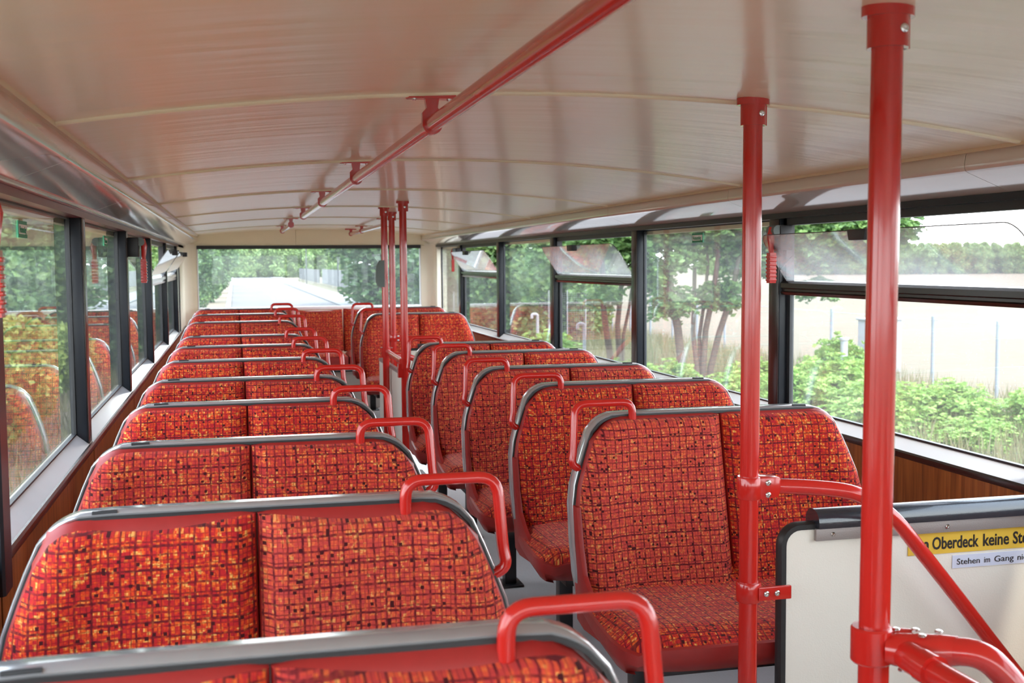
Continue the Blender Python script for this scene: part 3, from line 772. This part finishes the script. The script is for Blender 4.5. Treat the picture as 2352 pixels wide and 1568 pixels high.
def tee_rail(cx, cy, cz, yend, up, label):
    """cross fitting on a pole: a level tube toward the front and a curved one down the stairs"""
    h = empty('stair_rail', (cx, cy, cz), label, 'handrail')
    g = G(); g.tube([(0, 0, -.027), (0, 0, -.024), (0, 0, .024), (0, 0, .027)], [.028, .0305, .0305, .028], 24)
    g.tube([(.012, -.004, 0), (.052, -.018, -.002)], .026, 16); cl = g.build('clamp', 'red', h, smooth=True, angle=35)
    # T piece
    g = G(); g.tube([(.012, -.018, -.002), (.024, -.026, -.002), (.080, -.052, .0), (.104, -.060, .0)], [.021, .0245, .0235, .0215], 16)
    g.tube([(.030, -.02, -.004), (.032, -.05, -.006), (.034, -.09, -.008)], [.018, .0230, .0220], 16)
    tp = g.build('tee_fitting', 'red', h, smooth=True, angle=40)
    for (x, y) in ((.030, -.016), (.056, -.026), (.050, -.052), (.084, -.042)): bolt(tp, (x, y, .0235), 'z', .006)
    bolt(tp, (.026, -.04, -.027), 'z-', .006)
    g = G(); g.tube([(.034, -.06, -.008), (.036, -.12, -.010), (.040, yend, -.012)], .0185, 16); g.build('rail_tube', 'red', h, smooth=True, angle=50)
    g = G(); g.tube([(.034, -.080, -.008), (.0345, -.108, -.009)], .0240, 16); g.build('collar', 'red', h, smooth=True, angle=35)
    pts = rounded([(.085, -.054, 0), (.130, -.082, .002), (.175, -.105, -.050), (.205, -.12, -.14), (.235, -.13, -.26)], [.03, .06, .06], 7)
    g = G(); g.tube(pts, .0205, 16); g.build('curved_tube', 'red', h, smooth=True, angle=50)
    return h
tee_rail(.160, 1.50, FZ - .570, -1.6, 0, 'red tee fitting and stair rails clamped to the nearest pole, bottom right corner')
# far side version
h = empty('stair_rail', (.158, 7.12, FZ - .555), 'red stair rails clamped between the three rear poles', 'handrail')
g = G(); g.tube([(0, 0, -.03), (0, 0, .03)], .028, 16); g.tube([(.01, 0, 0), (.02, -.60, -.012)], .0175, 12); g.build('level_tube', 'red', h, smooth=True, angle=50)
g = G(); g.tube([(.026, -.62, -.05), (.026, -.62, .008)], .029, 16); g.box(-.012, .016, -.64, -.60, -.10, -.02); g.build('clamp', 'red', h, smooth=True, angle=35)
pts = rounded([(.0, 0, -.02), (.10, .02, -.022), (.19, .05, -.05), (.30, .09, -.16), (.40, .12, -.30)], [.05, .08, .08], 6)
g = G(); g.tube(pts, .019, 12); g.build('curved_tube', 'red', h, smooth=True, angle=50)
for d in ((-.03, -.02), (.03, -.05), (.02, .0)): bolt(h, (d[0], d[1], .028), 'z', .007)
# grey box on q1
g = G(); g.prism([(-.020, -.085), (-.034, -.060), (-.038, -.02), (-.034, .04), (-.014, .078), (.016, .080), (.016, -.085)], -.03, .0)
o = g.build('signal_box', 'greybox', None, bevel=.004); o.location = (.136, 7.11, FZ - .065)
tag(o, 'small grey box fixed to the left one of the three rear poles', 'button box')

# ================================================================== PARTITIONS
def partition(name, y, x0, x1, zt, label, sign):
    r = empty(name, (0, y, 0), label, 'partition'); rad = .045
    out = [(x0, 0)] + [(x0 + rad - rad * math.cos(a * math.pi / 12), zt - rad + rad * math.sin(a * math.pi / 12)) for a in range(7)] + [(x1, zt), (x1, 0)]
    g = G(); g.prism(out, 0, .022); g.build('panel', 'panel', r)
    g = G(); path = [(x, .011, z) for x, z in out[:-2]] + [(x0 + .09, .011, zt)]
    fr = [((-1, 0, 0), (0, 1, 0))] + [((-math.cos(a * math.pi / 12), 0, math.sin(a * math.pi / 12)), (0, 1, 0)) for a in range(7)] + [((0, 0, 1), (0, 1, 0))]
    g.sweep_strip(path, fr, [(-.010, -.0145), (.002, -.0150), (.006, -.008), (.007, 0), (.006, .008), (.002, .0150), (-.010, .0145)])
    g.build('edge_seal', 'black', r, smooth=True, angle=60)
    xr = x0 + .082
    g = G(); g.prism([(-.022, zt - .006)] + [(.011 + .033 * math.cos(math.pi - a * math.pi / 10), zt + .006 + .030 * math.sin(a * math.pi / 10)) for a in range(11)] + [(.044, zt - .006)], xr, x1, 'x')
    g.build('top_pad', 'padroll', r, smooth=True, angle=35)
    g = G(); g.box(xr - .002, x1, -.012, -.001, zt - .036, zt - .008); b = g.build('metal_strip', 'bracket', r, bevel=.001)
    for k in range(4):
        x = xr + .040 + .298 * k
        if x < x1: bolt(b, (x, -.012, zt - .022), '-y', .0055)
    return r
pt1 = partition('partition', 2.372, .455, 1.205, FZ - .609, 'cream partition with black padded top and yellow sign, right foreground', True)
pt2 = partition('partition', 7.75, .372, 1.205, FZ - .590, 'cream partition with black padded top beyond the rear stairwell', False)
g = G(); g.box(.188, .206, 6.52, 7.72, 0, FZ - .655); sp = g.build('stair_partition', 'panel', None)
g2 = G(); g2.box(.184, .210, 6.52, 7.72, FZ - .660, FZ - .640); g2.build('top_rail', 'bracket', sp, bevel=.003)
tag(sp, 'cream low panel between the aisle and the rear stairwell, under the red rail', 'partition')
# stairs
for (ya, yb, t) in ((.22, 2.36, 'front stairwell beside the nearest pole'), (6.5, 7.66, 'rear stairwell behind the three poles')):
    st = empty('staircase', (.2, ya, 0), 'grey steps going down in the ' + t, 'stairs'); n = 4
    for k in range(n):
        g = G(); xw = .95; d = (yb - ya - .1) / n
        g.box(.02 + xw * k / n, .02 + xw * (k + 1) / n, .02, yb - ya - .02, -.06 - .15 * k - .15, -.02 - .15 * k - .13); g.build('step', 'floor', st)

# signs on the near partition
def text_mesh(txt, size, sx=1.0, bold=0.0, ext=.0004):
    cu = bpy.data.curves.new('txt', 'FONT'); cu.body = txt; cu.size = size; cu.extrude = ext; cu.offset = bold; cu.resolution_u = 3
    o = bpy.data.objects.new('txt', cu); C.objects.link(o); bpy.context.view_layer.update()
    me = bpy.data.meshes.new_from_object(o.evaluated_get(bpy.context.evaluated_depsgraph_get()))
    bpy.data.objects.remove(o); 
    for v in me.vertices: v.co.x *= sx
    return me
def put_text(name, txt, size, loc, rot, m, parent, sx=1.0, bold=0.0, label=None):
    me = text_mesh(txt, size, sx, bold); me.materials.clear(); me.materials.append(MT[m])
    o = bpy.data.objects.new(name, me); C.objects.link(o); o.parent = parent; o.location = loc; o.rotation_euler = rot
    if label: o['label'] = label
    return o
def words_on(parent, words, size, z, bold):
    for txt, xa, xb in words:
        me = text_mesh(txt, size, 1.0, bold); me.materials.clear(); me.materials.append(MT['ink'])
        xs_ = [v.co.x for v in me.vertices]; k = (xb - xa) / (max(xs_) - min(xs_)); x0 = min(xs_)
        for v in me.vertices: v.co.x = (v.co.x - x0) * k
        o = bpy.data.objects.new('lettering', me); C.objects.link(o); o.parent = parent; o.location = (xa, -.0022, z); o.rotation_euler = (R(90), 0, 0)
g = G(); g.box(.778, 1.203, -.0016, 0, -.698, -.646); o1 = g.build('yellow_sticker', 'yellow', None); o1.location = (0, 2.3715, FZ)
tag(o1, 'yellow sticker on the cream partition reading Im Oberdeck keine Stehplätze', 'sticker')
words_on(o1, [('Im', .796, .832), ('Oberdeck', .842, .967), ('keine', .979, 1.050), ('Stehplätze', 1.061, 1.196)], .0415, -.6865, .0008)
g = G(); g.box(.897, 1.203, -.0016, 0, -.736, -.705); o2 = g.build('lilac_sticker', 'lilac', None); o2.location = (0, 2.3715, FZ)
tag(o2, 'pale lilac sticker under the yellow one, reading Stehen im Gang nicht gestattet', 'sticker')
words_on(o2, [('Stehen', .909, .971), ('im', .983, .999), ('Gang', 1.011, 1.064), ('nicht', 1.075, 1.120), ('gestattet', 1.131, 1.197)], .0205, -.7275, 0)

# green window stickers
def win_sticker(s, y, z, label):
    g = G(); g.box(-.001, .001, -.062, .062, -.021, .021); o = g.build('green_sticker', 'green', None); o.location = (s * (GX - .004), y, FZ + z)
    tag(o, label, 'sticker')
    g = G(); g.box(-.0014 * s - .0004, -.0014 * s + .0004, -.056, .056, -.012, .012); g.build('white_field', 'white', o)
    put_text('lettering', 'Notausstieg', .024, (-.0020 * s, .050 * s, -.0085), (R(90), 0, R(-90 * s)), 'green', o, .80, .0004)
win_sticker(1, 4.80, .100, 'small green emergency exit sticker high on a right side window')
win_sticker(-1, 3.10, .090, 'green emergency exit sticker on the nearest left window')
win_sticker(-1, 5.02, .098, 'green emergency exit sticker on the second left window')

# emergency hammers: black holder on the post, red ribbed grip hanging down
def hammer(s, y, label):
    x = s * (1.148 if y < 3 and s < 0 else 1.175)
    h = empty('emergency_hammer', (x, y, FZ), label, 'hammer')
    g = G(); g.box(*sorted((s * (1.224 - abs(x)), s * .0)), -.035, .035, .035, .125); g.build('holder', 'black', h, bevel=.006)
    for k in range(5):
        pass
    g = G(); g.tube([(-s * .006, -.03, .105), (-s * .006, .03, .105)], .020, 12); g.build('hammer_head', 'greybox', h, smooth=True, angle=40)
    g = G(); g.tube([(-s * .010, 0, .112), (-s * .022, 0, .085), (-s * .018, 0, .02)], [.018, .014, .009], 10)
    g.box(*sorted((-s * .030, -s * .006)), -.014, .014, -.085, .025)
    gr = g.build('grip', 'red', h, smooth=True, angle=35)
    for k in range(7):
        g = G(); z = -.078 + k * .014; g.box(*sorted((-s * .033, -s * .004)), -.016, .016, z, z + .008); g.build('grip_rib', 'red', gr, bevel=.002)
    return h
hammer(-1, 2.03, 'red ribbed emergency hammer hanging at the left edge of the picture')
hammer(-1, 5.60, 'red emergency hammer in its black holder on the left, between two window posts')
hammer(1, 3.86, 'red emergency hammer on the right, half hidden behind the pole')
hammer(1, 10.16, 'small far red emergency hammer by the rearmost right window vent')

# ================================================================== OUTSIDE
ZG = FZ - 3.5
rng = np.random.default_rng(7); random.seed(5)
def gplane(name, m, x0, x1, y0, y1, z, kind='structure', nseg=1):
    g = G(); g.add([(x0, y0, z), (x1, y0, z), (x1, y1, z), (x0, y1, z)], [(0, 1, 2, 3)]); o = g.build(name, m); tag(o, kind=kind); return o
o = gplane('ground', 'verge', -60, 700, -60, 700, ZG - .06)
o = gplane('field', 'field', 17.3, 700, -60, 250, ZG - .02)
o = gplane('bank', 'bank', -60, -1.1, -60, 300, ZG - .01)
g = G(); g.box(-1.05, 7.55, -40, 340, ZG - .05, ZG); tag(g.build('road', 'asphalt'), kind='structure')
g = G(); g.box(7.9, 10.7, -40, 330, ZG - .05, ZG + .06); tag(g.build('footpath', 'path'), kind='structure')
g = G(); g.box(7.58, 7.76, -40, 335, ZG - .05, ZG + .10); tag(g.build('kerb', 'fence_grey'), kind='structure')
g = G(); g.box(-1.55, -1.10, -40, 330, ZG - .05, ZG + .05); tag(g.build('kerb', 'path'), kind='structure')
dash0 = None
for k in range(10):
    if dash0 is None:
        g = G(); g.box(-.075, .075, -2.5, 2.5, 0, .006); dash0 = g.build('lane_dash', 'roadpaint'); o = dash0
    else: o = dash0.copy(); C.objects.link(o)
    o.location = (2.95, 65 + k * 18, ZG + .001); tag(o, 'white dash of the road centre line seen through the rear window', 'road marking', 'centre line dashes')

def leaf_mesh(name, cents, size, mat, elong=1.6, droop=0.0, seed=1, fold=.25):
    """one folded leaf blade (4 triangles as two quads) per centre"""
    r = np.random.default_rng(seed); n = len(cents); c = np.asarray(cents)
    a = r.uniform(0, 2 * np.pi, n); el = r.uniform(-.6, .6, n) - droop
    d = np.stack([np.cos(a) * np.cos(el), np.sin(a) * np.cos(el), np.sin(el)], 1)
    t = r.normal(size=(n, 3)); t -= (t * d).sum(1)[:, None] * d; t /= np.linalg.norm(t, axis=1)[:, None]
    nn = np.cross(d, t); s = size * r.uniform(.7, 1.35, n)[:, None]
    v0 = c - d * s * elong * .5; v1 = c + d * s * elong * .5
    m1 = c + t * s * .5 + nn * s * fold; m2 = c - t * s * .5 + nn * s * fold
    V = np.stack([v0, m1, v1, m2], 1).reshape(-1, 3)
    me = bpy.data.meshes.new(name); me.vertices.add(4 * n); me.vertices.foreach_set('co', V.ravel())
    idx = np.arange(n)[:, None] * 4; F = np.concatenate([idx + [0, 1, 2], idx + [0, 2, 3]], 1).reshape(-1)
    me.loops.add(6 * n); me.loops.foreach_set('vertex_index', F.astype(np.int32)); me.polygons.add(2 * n)
    me.polygons.foreach_set('loop_start', np.arange(0, 6 * n, 3, dtype=np.int32)); me.update(calc_edges=True)
    me.materials.append(MT[mat]); return me
def blob_points(blobs, n, r, shell=.45):
    out = []; vol = np.array([b[3] ** 2 for b in blobs]); vol = vol / vol.sum()
    for (x, y, z, rad), f in zip(blobs, vol):
        k = max(8, int(n * f)); v = r.normal(size=(k, 3)); v /= np.linalg.norm(v, axis=1)[:, None]
        q = rad * (shell + (1 - shell) * r.uniform(0, 1, k) ** .7)[:, None]
        p = v * q * np.array([1, 1, .8]) + [x, y, z]; out.append(p)
    return np.concatenate(out)
def frond_points(blobs, n, r, L=.34, per=12):
    base = blob_points(blobs, n, r, .2); out = []
    a = r.uniform(0, 2 * np.pi, len(base)); dr = r.uniform(-.5, .25, len(base))
    d = np.stack([np.cos(a), np.sin(a), dr], 1); side = np.stack([-np.sin(a), np.cos(a), np.zeros(len(a))], 1)
    for k in range(per):
        t = (k // 2 + 1) / (per / 2); sg = 1 if k % 2 else -1
        out.append(base + d * L * t - np.array([0, 0, .25]) * (L * t * t) + side * sg * .035)
    return np.concatenate(out)
def trunk(parent, segs, name='trunk'):
    for pts, r0, r1 in segs:
        P = [Vector(p) for p in pts]; g = G(); n = len(P)
        g.tube(P, [r0 + (r1 - r0) * i / (n - 1) for i in range(n)], 8); g.build(name, 'bark', parent, smooth=True, angle=60)
def tree_proto(name, blobs, n, size, mat, trunks, seed, fronds=False, elong=1.5):
    r = np.random.default_rng(seed); root = empty(name)
    pts = frond_points(blobs, n // 12, r) if fronds else blob_points(blobs, n, r)
    me = leaf_mesh('foliage', pts, size, mat, elong, seed=seed + 1, droop=.1)
    o = bpy.data.objects.new('foliage', me); C.objects.link(o); o.parent = root
    trunk(root, trunks); return root
def ball(R0, h, k, seed, zs=1.0):
    r = np.random.default_rng(seed); out = []
    for i in range(k):
        a = r.uniform(0, 2 * np.pi); q = R0 * r.uniform(0, .65); z = h * r.uniform(.0, 1)
        out.append((q * math.cos(a), q * math.sin(a), z, R0 * r.uniform(.35, .6)))
    return out

LOC = []
# locust group right (multi-trunk), px 1540-1740
def locust(label, x, y, seed, trunks, blobs, n):
    t = tree_proto('locust_tree', blobs, n, .074, 'leaf_locust', trunks, seed, fronds=True, elong=2.0)
    t.location = (x, y, ZG); tag(t, label, 'tree'); return t
def bend(x0, x1, h, dy=0, k=6, wob=.12):
    return [(x0 + (x1 - x0) * (i / k) ** 1.3 + wob * math.sin(i * 1.7 + x0 * 5) * .5, dy * i / k, h * i / k) for i in range(k + 1)]
rb = [(-1.6, .2, 5.0, 1.0), (-.8, -.2, 5.6, 1.1), (.0, 0, 5.2, 1.2), (.9, .3, 5.5, 1.2), (1.7, 0, 5.0, 1.0), (-2.2, .4, 4.2, .6), (.4, .2, 4.2, .6), (-.6, .2, 4.1, .55), (1.9, -.3, 4.3, .6), (0, 0, 6.4, 1.6), (-1.5, 0, 6.6, 1.4), (1.8, 0, 6.4, 1.4), (-.9, 0, 3.3, .45), (.9, .1, 2.7, .55), (-.5, 0, 2.5, .5), (-1.4, .2, 4.0, .8), (1.3, .2, 4.1, .8), (.2, .5, 4.6, 1.0), (2.3, .1, 4.2, .7), (-.3, -.3, 3.6, .4), (1.6, 0, 3.4, .4), (-1.2, .3, 4.9, 1.2), (.8, -.3, 4.8, 1.2), (2.0, .3, 5.0, 1.2), (-2.0, .3, 5.2, 1.1)]
locust('large locust tree with several leaning trunks, outside the middle right window', 9.9, 26.0, 11,
       [(bend(-.15, -.75, 5.5), .125, .06), (bend(.25, .15, 5.2, .3), .07, .04), (bend(.35, 1.0, 5.4), .09, .05), (bend(.5, 1.7, 5.2, -.3), .095, .05), (bend(.3, .75, 5.0, .4), .06, .03)], rb, 140000)
locust('smaller two-trunk locust tree seen through the second right window', 9.3, 30.2, 12,
       [(bend(.0, -.35, 5.0, .1), .11, .05), (bend(.25, .5, 5.2, .2), .09, .05), (bend(.35, .9, 4.4, .2), .06, .03)],
       [(-1.6, 0, 3.7, .75), (-.8, .2, 4.1, .7), (.5, 0, 4.6, .7), (-.3, .2, 5.3, .9), (.7, -.1, 3.1, .4), (-.1, 0, 2.6, .4), (1.2, 0, 2.9, .35), (-1.2, 0, 5.6, 1.1), (1.0, 0, 5.9, 1.2), (-1.5, 0, 4.6, .8), (.3, .2, 4.0, .5)], 40000)
locust('locust tree whose crown shows above the near right window vent', 13.9, 24.0, 13,
       [(bend(0, -.3, 6), .13, .06)], [(-1.5, .6, 3.9, .75), (-.7, .2, 4.2, .8), (.0, 0, 4.3, .7), (-1.9, .8, 4.6, .7), (-1.0, .5, 5.2, .8), (.2, 0, 5.2, .7), (-1.3, .6, 2.9, .30)], 42000)
# bright bushes right
bp_ = tree_proto('bush', ball(1.0, .9, 9, 3), 9000, .055, 'leaf_bush', [(bend(0, .1, .8), .03, .01)], 21, fronds=True, elong=2.0)
def bush(o, x, y, sc, zsc, label, cat='bush', group=None, rot=None):
    o.location = (x, y, ZG + .15 * sc); o.scale = (sc, sc, sc * zsc); o.rotation_euler = (0, 0, rot if rot is not None else random.uniform(0, 6)); return tag(o, label, cat, group)
rightb = [(10.4, 21.9, 1.15, .85), (11.4, 20.0, 1.05, .9), (12.0, 22.6, 1.2, .95), (11.0, 24.3, 1.0, 1.0), (12.3, 18.2, .75, .62), (13.2, 20.2, 1.0, .85), (12.7, 15.4, .7, .7), (10.0, 23.6, .9, .9), (14.6, 19.2, .9, .9), (13.0, 24.6, .95, 1.55)]
for k, (x, y, sc, zsc) in enumerate(rightb):
    bush(bp_ if k == 0 else copy_tree(bp_), x, y, sc, zsc, 'bright green feathery bush in the thicket below the right windows', group='thicket bushes on the right')
for (x, y, sc, zs_, lb) in [(8.9, 24.5, 1.0, 1.0, 'low bright bush at the foot of the leaning locust trunks'), (9.2, 29.0, .8, .9, 'small round bush beside the two-trunk locust'), (8.6, 34.5, 1.1, 1.0, 'bright bush on dry ground by the white vent pipes')]:
    bush(copy_tree(bp_), x, y, sc, zs_, lb)
# dense green trees farther back right
td = tree_proto('broadleaf_tree', [(0, 0, .9, 1.3), (.7, .5, 1.3, 1.1), (0, 0, 2.0, 1.2), (.9, .4, 3.0, 1.5), (-.9, -.3, 3.2, 1.5), (0, .3, 4.4, 1.7), (.6, -.5, 5.6, 1.5), (-.6, .2, 6.6, 1.3), (0, 0, 7.4, 1.0)], 11000, .17, 'leaf_mid', [([(0, 0, 0), (.1, 0, 2), (0, .1, 5)], .2, .08)], 31)
tdk = tree_proto('broadleaf_tree', [(0, 0, 1.0, 1.5), (-.7, .5, 1.3, 1.2), (0, 0, 2.2, 1.5), (1.0, .5, 3.4, 1.7), (-1.1, -.3, 3.4, 1.7), (0, .3, 4.8, 2.0), (.6, -.5, 6.2, 1.8), (-.6, .2, 7.4, 1.5)], 11000, .18, 'leaf_dark', [([(0, 0, 0), (.1, 0, 2), (0, .1, 5)], .2, .08)], 32)
def place(proto, first, x, y, sc, label, cat='tree', group=None, zsc=1.0):
    o = proto if first else copy_tree(proto)
    o.location = (x, y, ZG); o.scale = (sc, sc, sc * zsc); o.rotation_euler = (0, 0, random.uniform(0, 6.28)); return tag(o, label, cat, group)
place(td, True, 9.8, 44.0, 1.15, 'tall pale green tree filling the third right window from the rear')
place(tdk, True, 9.6, 52.0, 1.1, 'darker green tree seen through the rearmost right windows')
for i, (x, y, s_) in enumerate([(11.2, 50.0, 1.1), (13.4, 47.5, 1.0), (12.0, 58.0, 1.2), (15.3, 52.0, 1.1), (10.5, 62.0, 1.2)]):
    place(td if i % 2 else tdk, False, x, y, s_, 'green tree in the belt behind the right rear windows', group='tree belt right')
# big tree at the right of the rear window
t = place(tdk, False, 10.7, 92.0, 2.3, 'large dark green roadside tree filling the right half of the rear window', zsc=.68)
for i, (x, y, s_) in enumerate([(15.5, 99.0, 1.5), (18.5, 88.0, 1.4), (21.5, 100.0, 1.5)]):
    place(tdk, False, x, y, s_, 'dark green tree standing behind the large roadside tree', group='trees right of the road')
# left row: trees, hedge by the road
k = 0
for y, x, s_ in [(28, -9.6, 1.0), (30.5, -6.2, .95), (35, -7.6, 1.0), (39, -5.2, .95), (47, -5.6, 1.0), (56, -5.4, 1.0), (66, -5.3, 1.0)]:
    place(td if k % 2 else tdk, False, x, y, s_, ['green roadside tree nearest the bus on the left, filling the nearest left window', 'green roadside tree on the left, second nearest of the row', 'green roadside tree on the left, third of the row', 'green roadside tree on the left, fourth of the row', 'green roadside tree on the left, fifth of the row', 'green roadside tree on the left, sixth of the row', 'green roadside tree on the left, last before the gap of the row'][k], group='trees along the left side'); k += 1
k = 0
for y, x, s_ in [(80, -4.4, 1.05), (94, -4.0, 1.15), (108, -3.7, 1.2), (124, -3.6, 1.2), (142, -3.5, 1.2), (162, -3.5, 1.25), (186, -3.6, 1.3), (215, -3.8, 1.35)]:
    place(td if k % 2 else tdk, False, x, y, s_, 'green tree left of the road in the rear window', group='trees left of the road'); k += 1
for y, x, s_ in [(13, -11, 1.1), (18, -14, 1.2), (22, -10.5, 1.1), (33, -12.5, 1.3), (44, -12, 1.3), (8, -12, 1.2)]:
    place(td if k % 2 else tdk, False, x, y, s_, 'green tree farther back on the left bank', group='trees on the left bank'); k += 1
yb = tree_proto('shrub', ball(1.0, 1.1, 8, 9), 9000, .075, 'leaf_yellow', [(bend(0, .1, .9), .03, .01)], 41, elong=1.3)
for k, (x, y, sc, zsc) in enumerate([(-5.1, 21.6, 1.3, 1.2), (-5.0, 25.0, 1.25, 1.2), (-6.3, 19.3, 1.3, 1.25), (-6.8, 23.0, 1.3, 1.3)]):
    bush(yb if k == 0 else copy_tree(yb), x, y, sc, zsc, 'yellow-green leafy shrub on the sandy bank outside the nearest left window', 'shrub', 'shrubs on the left bank')
# distant pines behind the road and along the field
pine = tree_proto('pine_tree', [(0, 0, 3.6, 1.4), (.6, .3, 4.8, 1.6), (-.7, 0, 5.2, 1.5), (.1, -.2, 6.3, 1.3), (0, 0, 7.3, .9), (.7, .3, 2.4, 1.3), (-.8, .2, 1.9, 1.3), (0, -.3, .9, 1.4)], 3600, .32, 'leaf_pine', [([(0, 0, 0), (.05, 0, 3), (0, 0, 7)], .16, .06)], 51)
first = True
for i in range(44):
    x = -9 + (i % 22) * 1.75 + (i // 22) * .8; y = 300 + (i // 22) * 12 + random.uniform(-4, 4)
    place(pine, first, x, y, random.uniform(.95, 1.25), 'pine at the forest edge beyond the end of the road', group='pines beyond the road'); first = False
for i in range(192):
    t = ((i % 64) + (i // 64) * .35) / 63; x = 108 + t * 76 + random.uniform(-1, 1) + (i // 64) * 1.2; y = 247 - t * 26 + random.uniform(-4, 4) + (i // 64) * 7
    place(pine, False, x, y, random.uniform(.70, .92), 'pine in the distant forest line across the straw field', group='pines across the field')
# fence posts at the edge of the field
fp = None
for k in range(22):
    if fp is None:
        g = G(); g.tube([(0, 0, 0), (0, 0, 2.0)], .045, 8); fp = g.build('fence_post', 'galv', None, smooth=True); o = fp
    else: o = fp.copy(); C.objects.link(o)
    o.location = (16.9, 18.6 + 2.62 * k, ZG); tag(o, 'thin pale fence post at the edge of the straw field', 'fence post', 'field fence posts')
g = G()
for z in (1.9,):
    g.tube([(16.9, 18.6, ZG + z), (16.9, 74, ZG + z)], .008, 4)
o = g.build('fence_wire', 'outwhite'); tag(o, 'wire strung along the tops of the field fence posts', 'wire')
# wide mesh fence by the rear right windows
mf = empty('mesh_fence', (8.9, 46, ZG), 'pale wire mesh fence before the trees by the rear right windows', 'fence')
for k in range(8):
    g = G(); g.tube([(.8 * k - 1, 0, 0), (.8 * k - 1, 0, 2.3)], .03, 6); g.build('post', 'outwhite', mf)
g = G()
for k in range(24): g.box(-1.2, 5.0, -.003, .003, .1 + k * .09, .106 + k * .09)
for k in range(60): g.box(-1.2 + k * .104, -1.195 + k * .104, -.003, .003, .1, 2.2)
tag(g.build('wire_mesh', 'outwhite', mf), kind='stuff')
# white curved vent pipes, round post, cabinet
for (x, y, lb) in [(9.3, 38.0, 'white curved vent pipe, left one, outside the right windows'), (9.0, 31.6, 'white curved vent pipe, right one, near the two-trunk locust')]:
    g = G(); g.tube(rounded([(0, 0, 0), (0, 0, 1.70), (-.20, 0, 1.70), (-.20, 0, 1.56)], .09, 6), .05, 10); o = g.build('vent_pipe', 'outwhite', None, smooth=True); o.location = (x, y, ZG); tag(o, lb, 'pipe')
g = G(); g.tube([(0, 0, 0), (0, 0, 1.62), (0, 0, 1.625), (0, 0, 1.68)], [.085, .085, .11, .11], 14); o = g.build('white_post', 'outwhite', None, smooth=True, angle=40); o.location = (13.0, 24.1, ZG); tag(o, 'thick white capped post rising from the thicket', 'post')
cb = empty('utility_cabinet', (18.6, 31.8, ZG), 'pale utility cabinet behind the fence, partly hidden by the thick pole', 'cabinet')
g = G(); g.box(-.6, .6, -.25, .25, 0, 1.62); g.build('body', 'outwhite', cb, bevel=.01)
g = G(); g.box(-.65, .65, -.3, .3, 1.62, 1.68); g.build('lid', 'outwhite', cb, bevel=.01)
# fences and lamp posts beyond the rear window
pf = empty('panel_fence', (13.6, 140, ZG), 'pale grey panel fence on the right of the road behind', 'fence')
for k in range(14):
    g = G(); g.box(-.04, .04, k * 4.0, k * 4.0 + 3.9, .1, 2.5); g.build('fence_panel', 'fence_grey', pf)
pf = empty('panel_fence', (13.2, 197, ZG), 'dark fence stretch farther along the road behind', 'fence')
for k in range(14):
    g = G(); g.box(-.04, .04, k * 4.5, k * 4.5 + 4.4, .1, 2.4); g.build('fence_panel', 'fence_dark', pf)
for (x, y, lb) in [(11.4, 140, 'thin lamp post beside the pale fence, rear window'), (11.2, 200, 'thin lamp post farther off, rear window')]:
    l = empty('lamp_post', (x, y, ZG), lb, 'lamp post')
    g = G(); g.tube([(0, 0, 0), (0, 0, 8)], .09, 8); g.build('mast', 'fence_dark', l, smooth=True)
    g = G(); g.box(-1.0, .1, -.1, .1, 7.95, 8.05); g.build('lamp_head', 'fence_dark', l, bevel=.02)
# grass tufts beside the bus
n = 26000; pts = np.stack([rng.uniform(8.6, 17.2, n), rng.uniform(9, 60, n), np.full(n, ZG + .14)], 1)
def blades(name, pts, h, mat, label, seed):
    r = np.random.default_rng(seed); n = len(pts); a = r.uniform(0, 6.28, n); hh = h * r.uniform(.5, 1.5, n); w = .018
    dx = np.stack([np.cos(a) * w, np.sin(a) * w, np.zeros(n)], 1); tip = pts + np.stack([r.normal(0, .1, n), r.normal(0, .1, n), hh], 1)
    b = pts - [0, 0, .14]; V = np.stack([b - dx, b + dx, tip], 1).reshape(-1, 3)
    me = bpy.data.meshes.new(name); me.vertices.add(3 * n); me.vertices.foreach_set('co', V.ravel()); me.loops.add(3 * n)
    me.loops.foreach_set('vertex_index', np.arange(3 * n, dtype=np.int32)); me.polygons.add(n); me.polygons.foreach_set('loop_start', np.arange(0, 3 * n, 3, dtype=np.int32)); me.update(calc_edges=True)
    me.materials.append(MT[mat]); o = bpy.data.objects.new(name, me); C.objects.link(o); tag(o, label, 'grass', None, 'stuff'); return o
blades('dry_grass', pts, .35, 'straw', 'dry yellow-green grass on the verge outside the right windows', 3)
n = 9000; pts = np.stack([rng.uniform(-9, -2.2, n), rng.uniform(6, 60, n), np.full(n, ZG + .14)], 1)
blades('bank_grass', pts, .3, 'straw', 'dry grass on the sandy bank outside the left windows', 4)
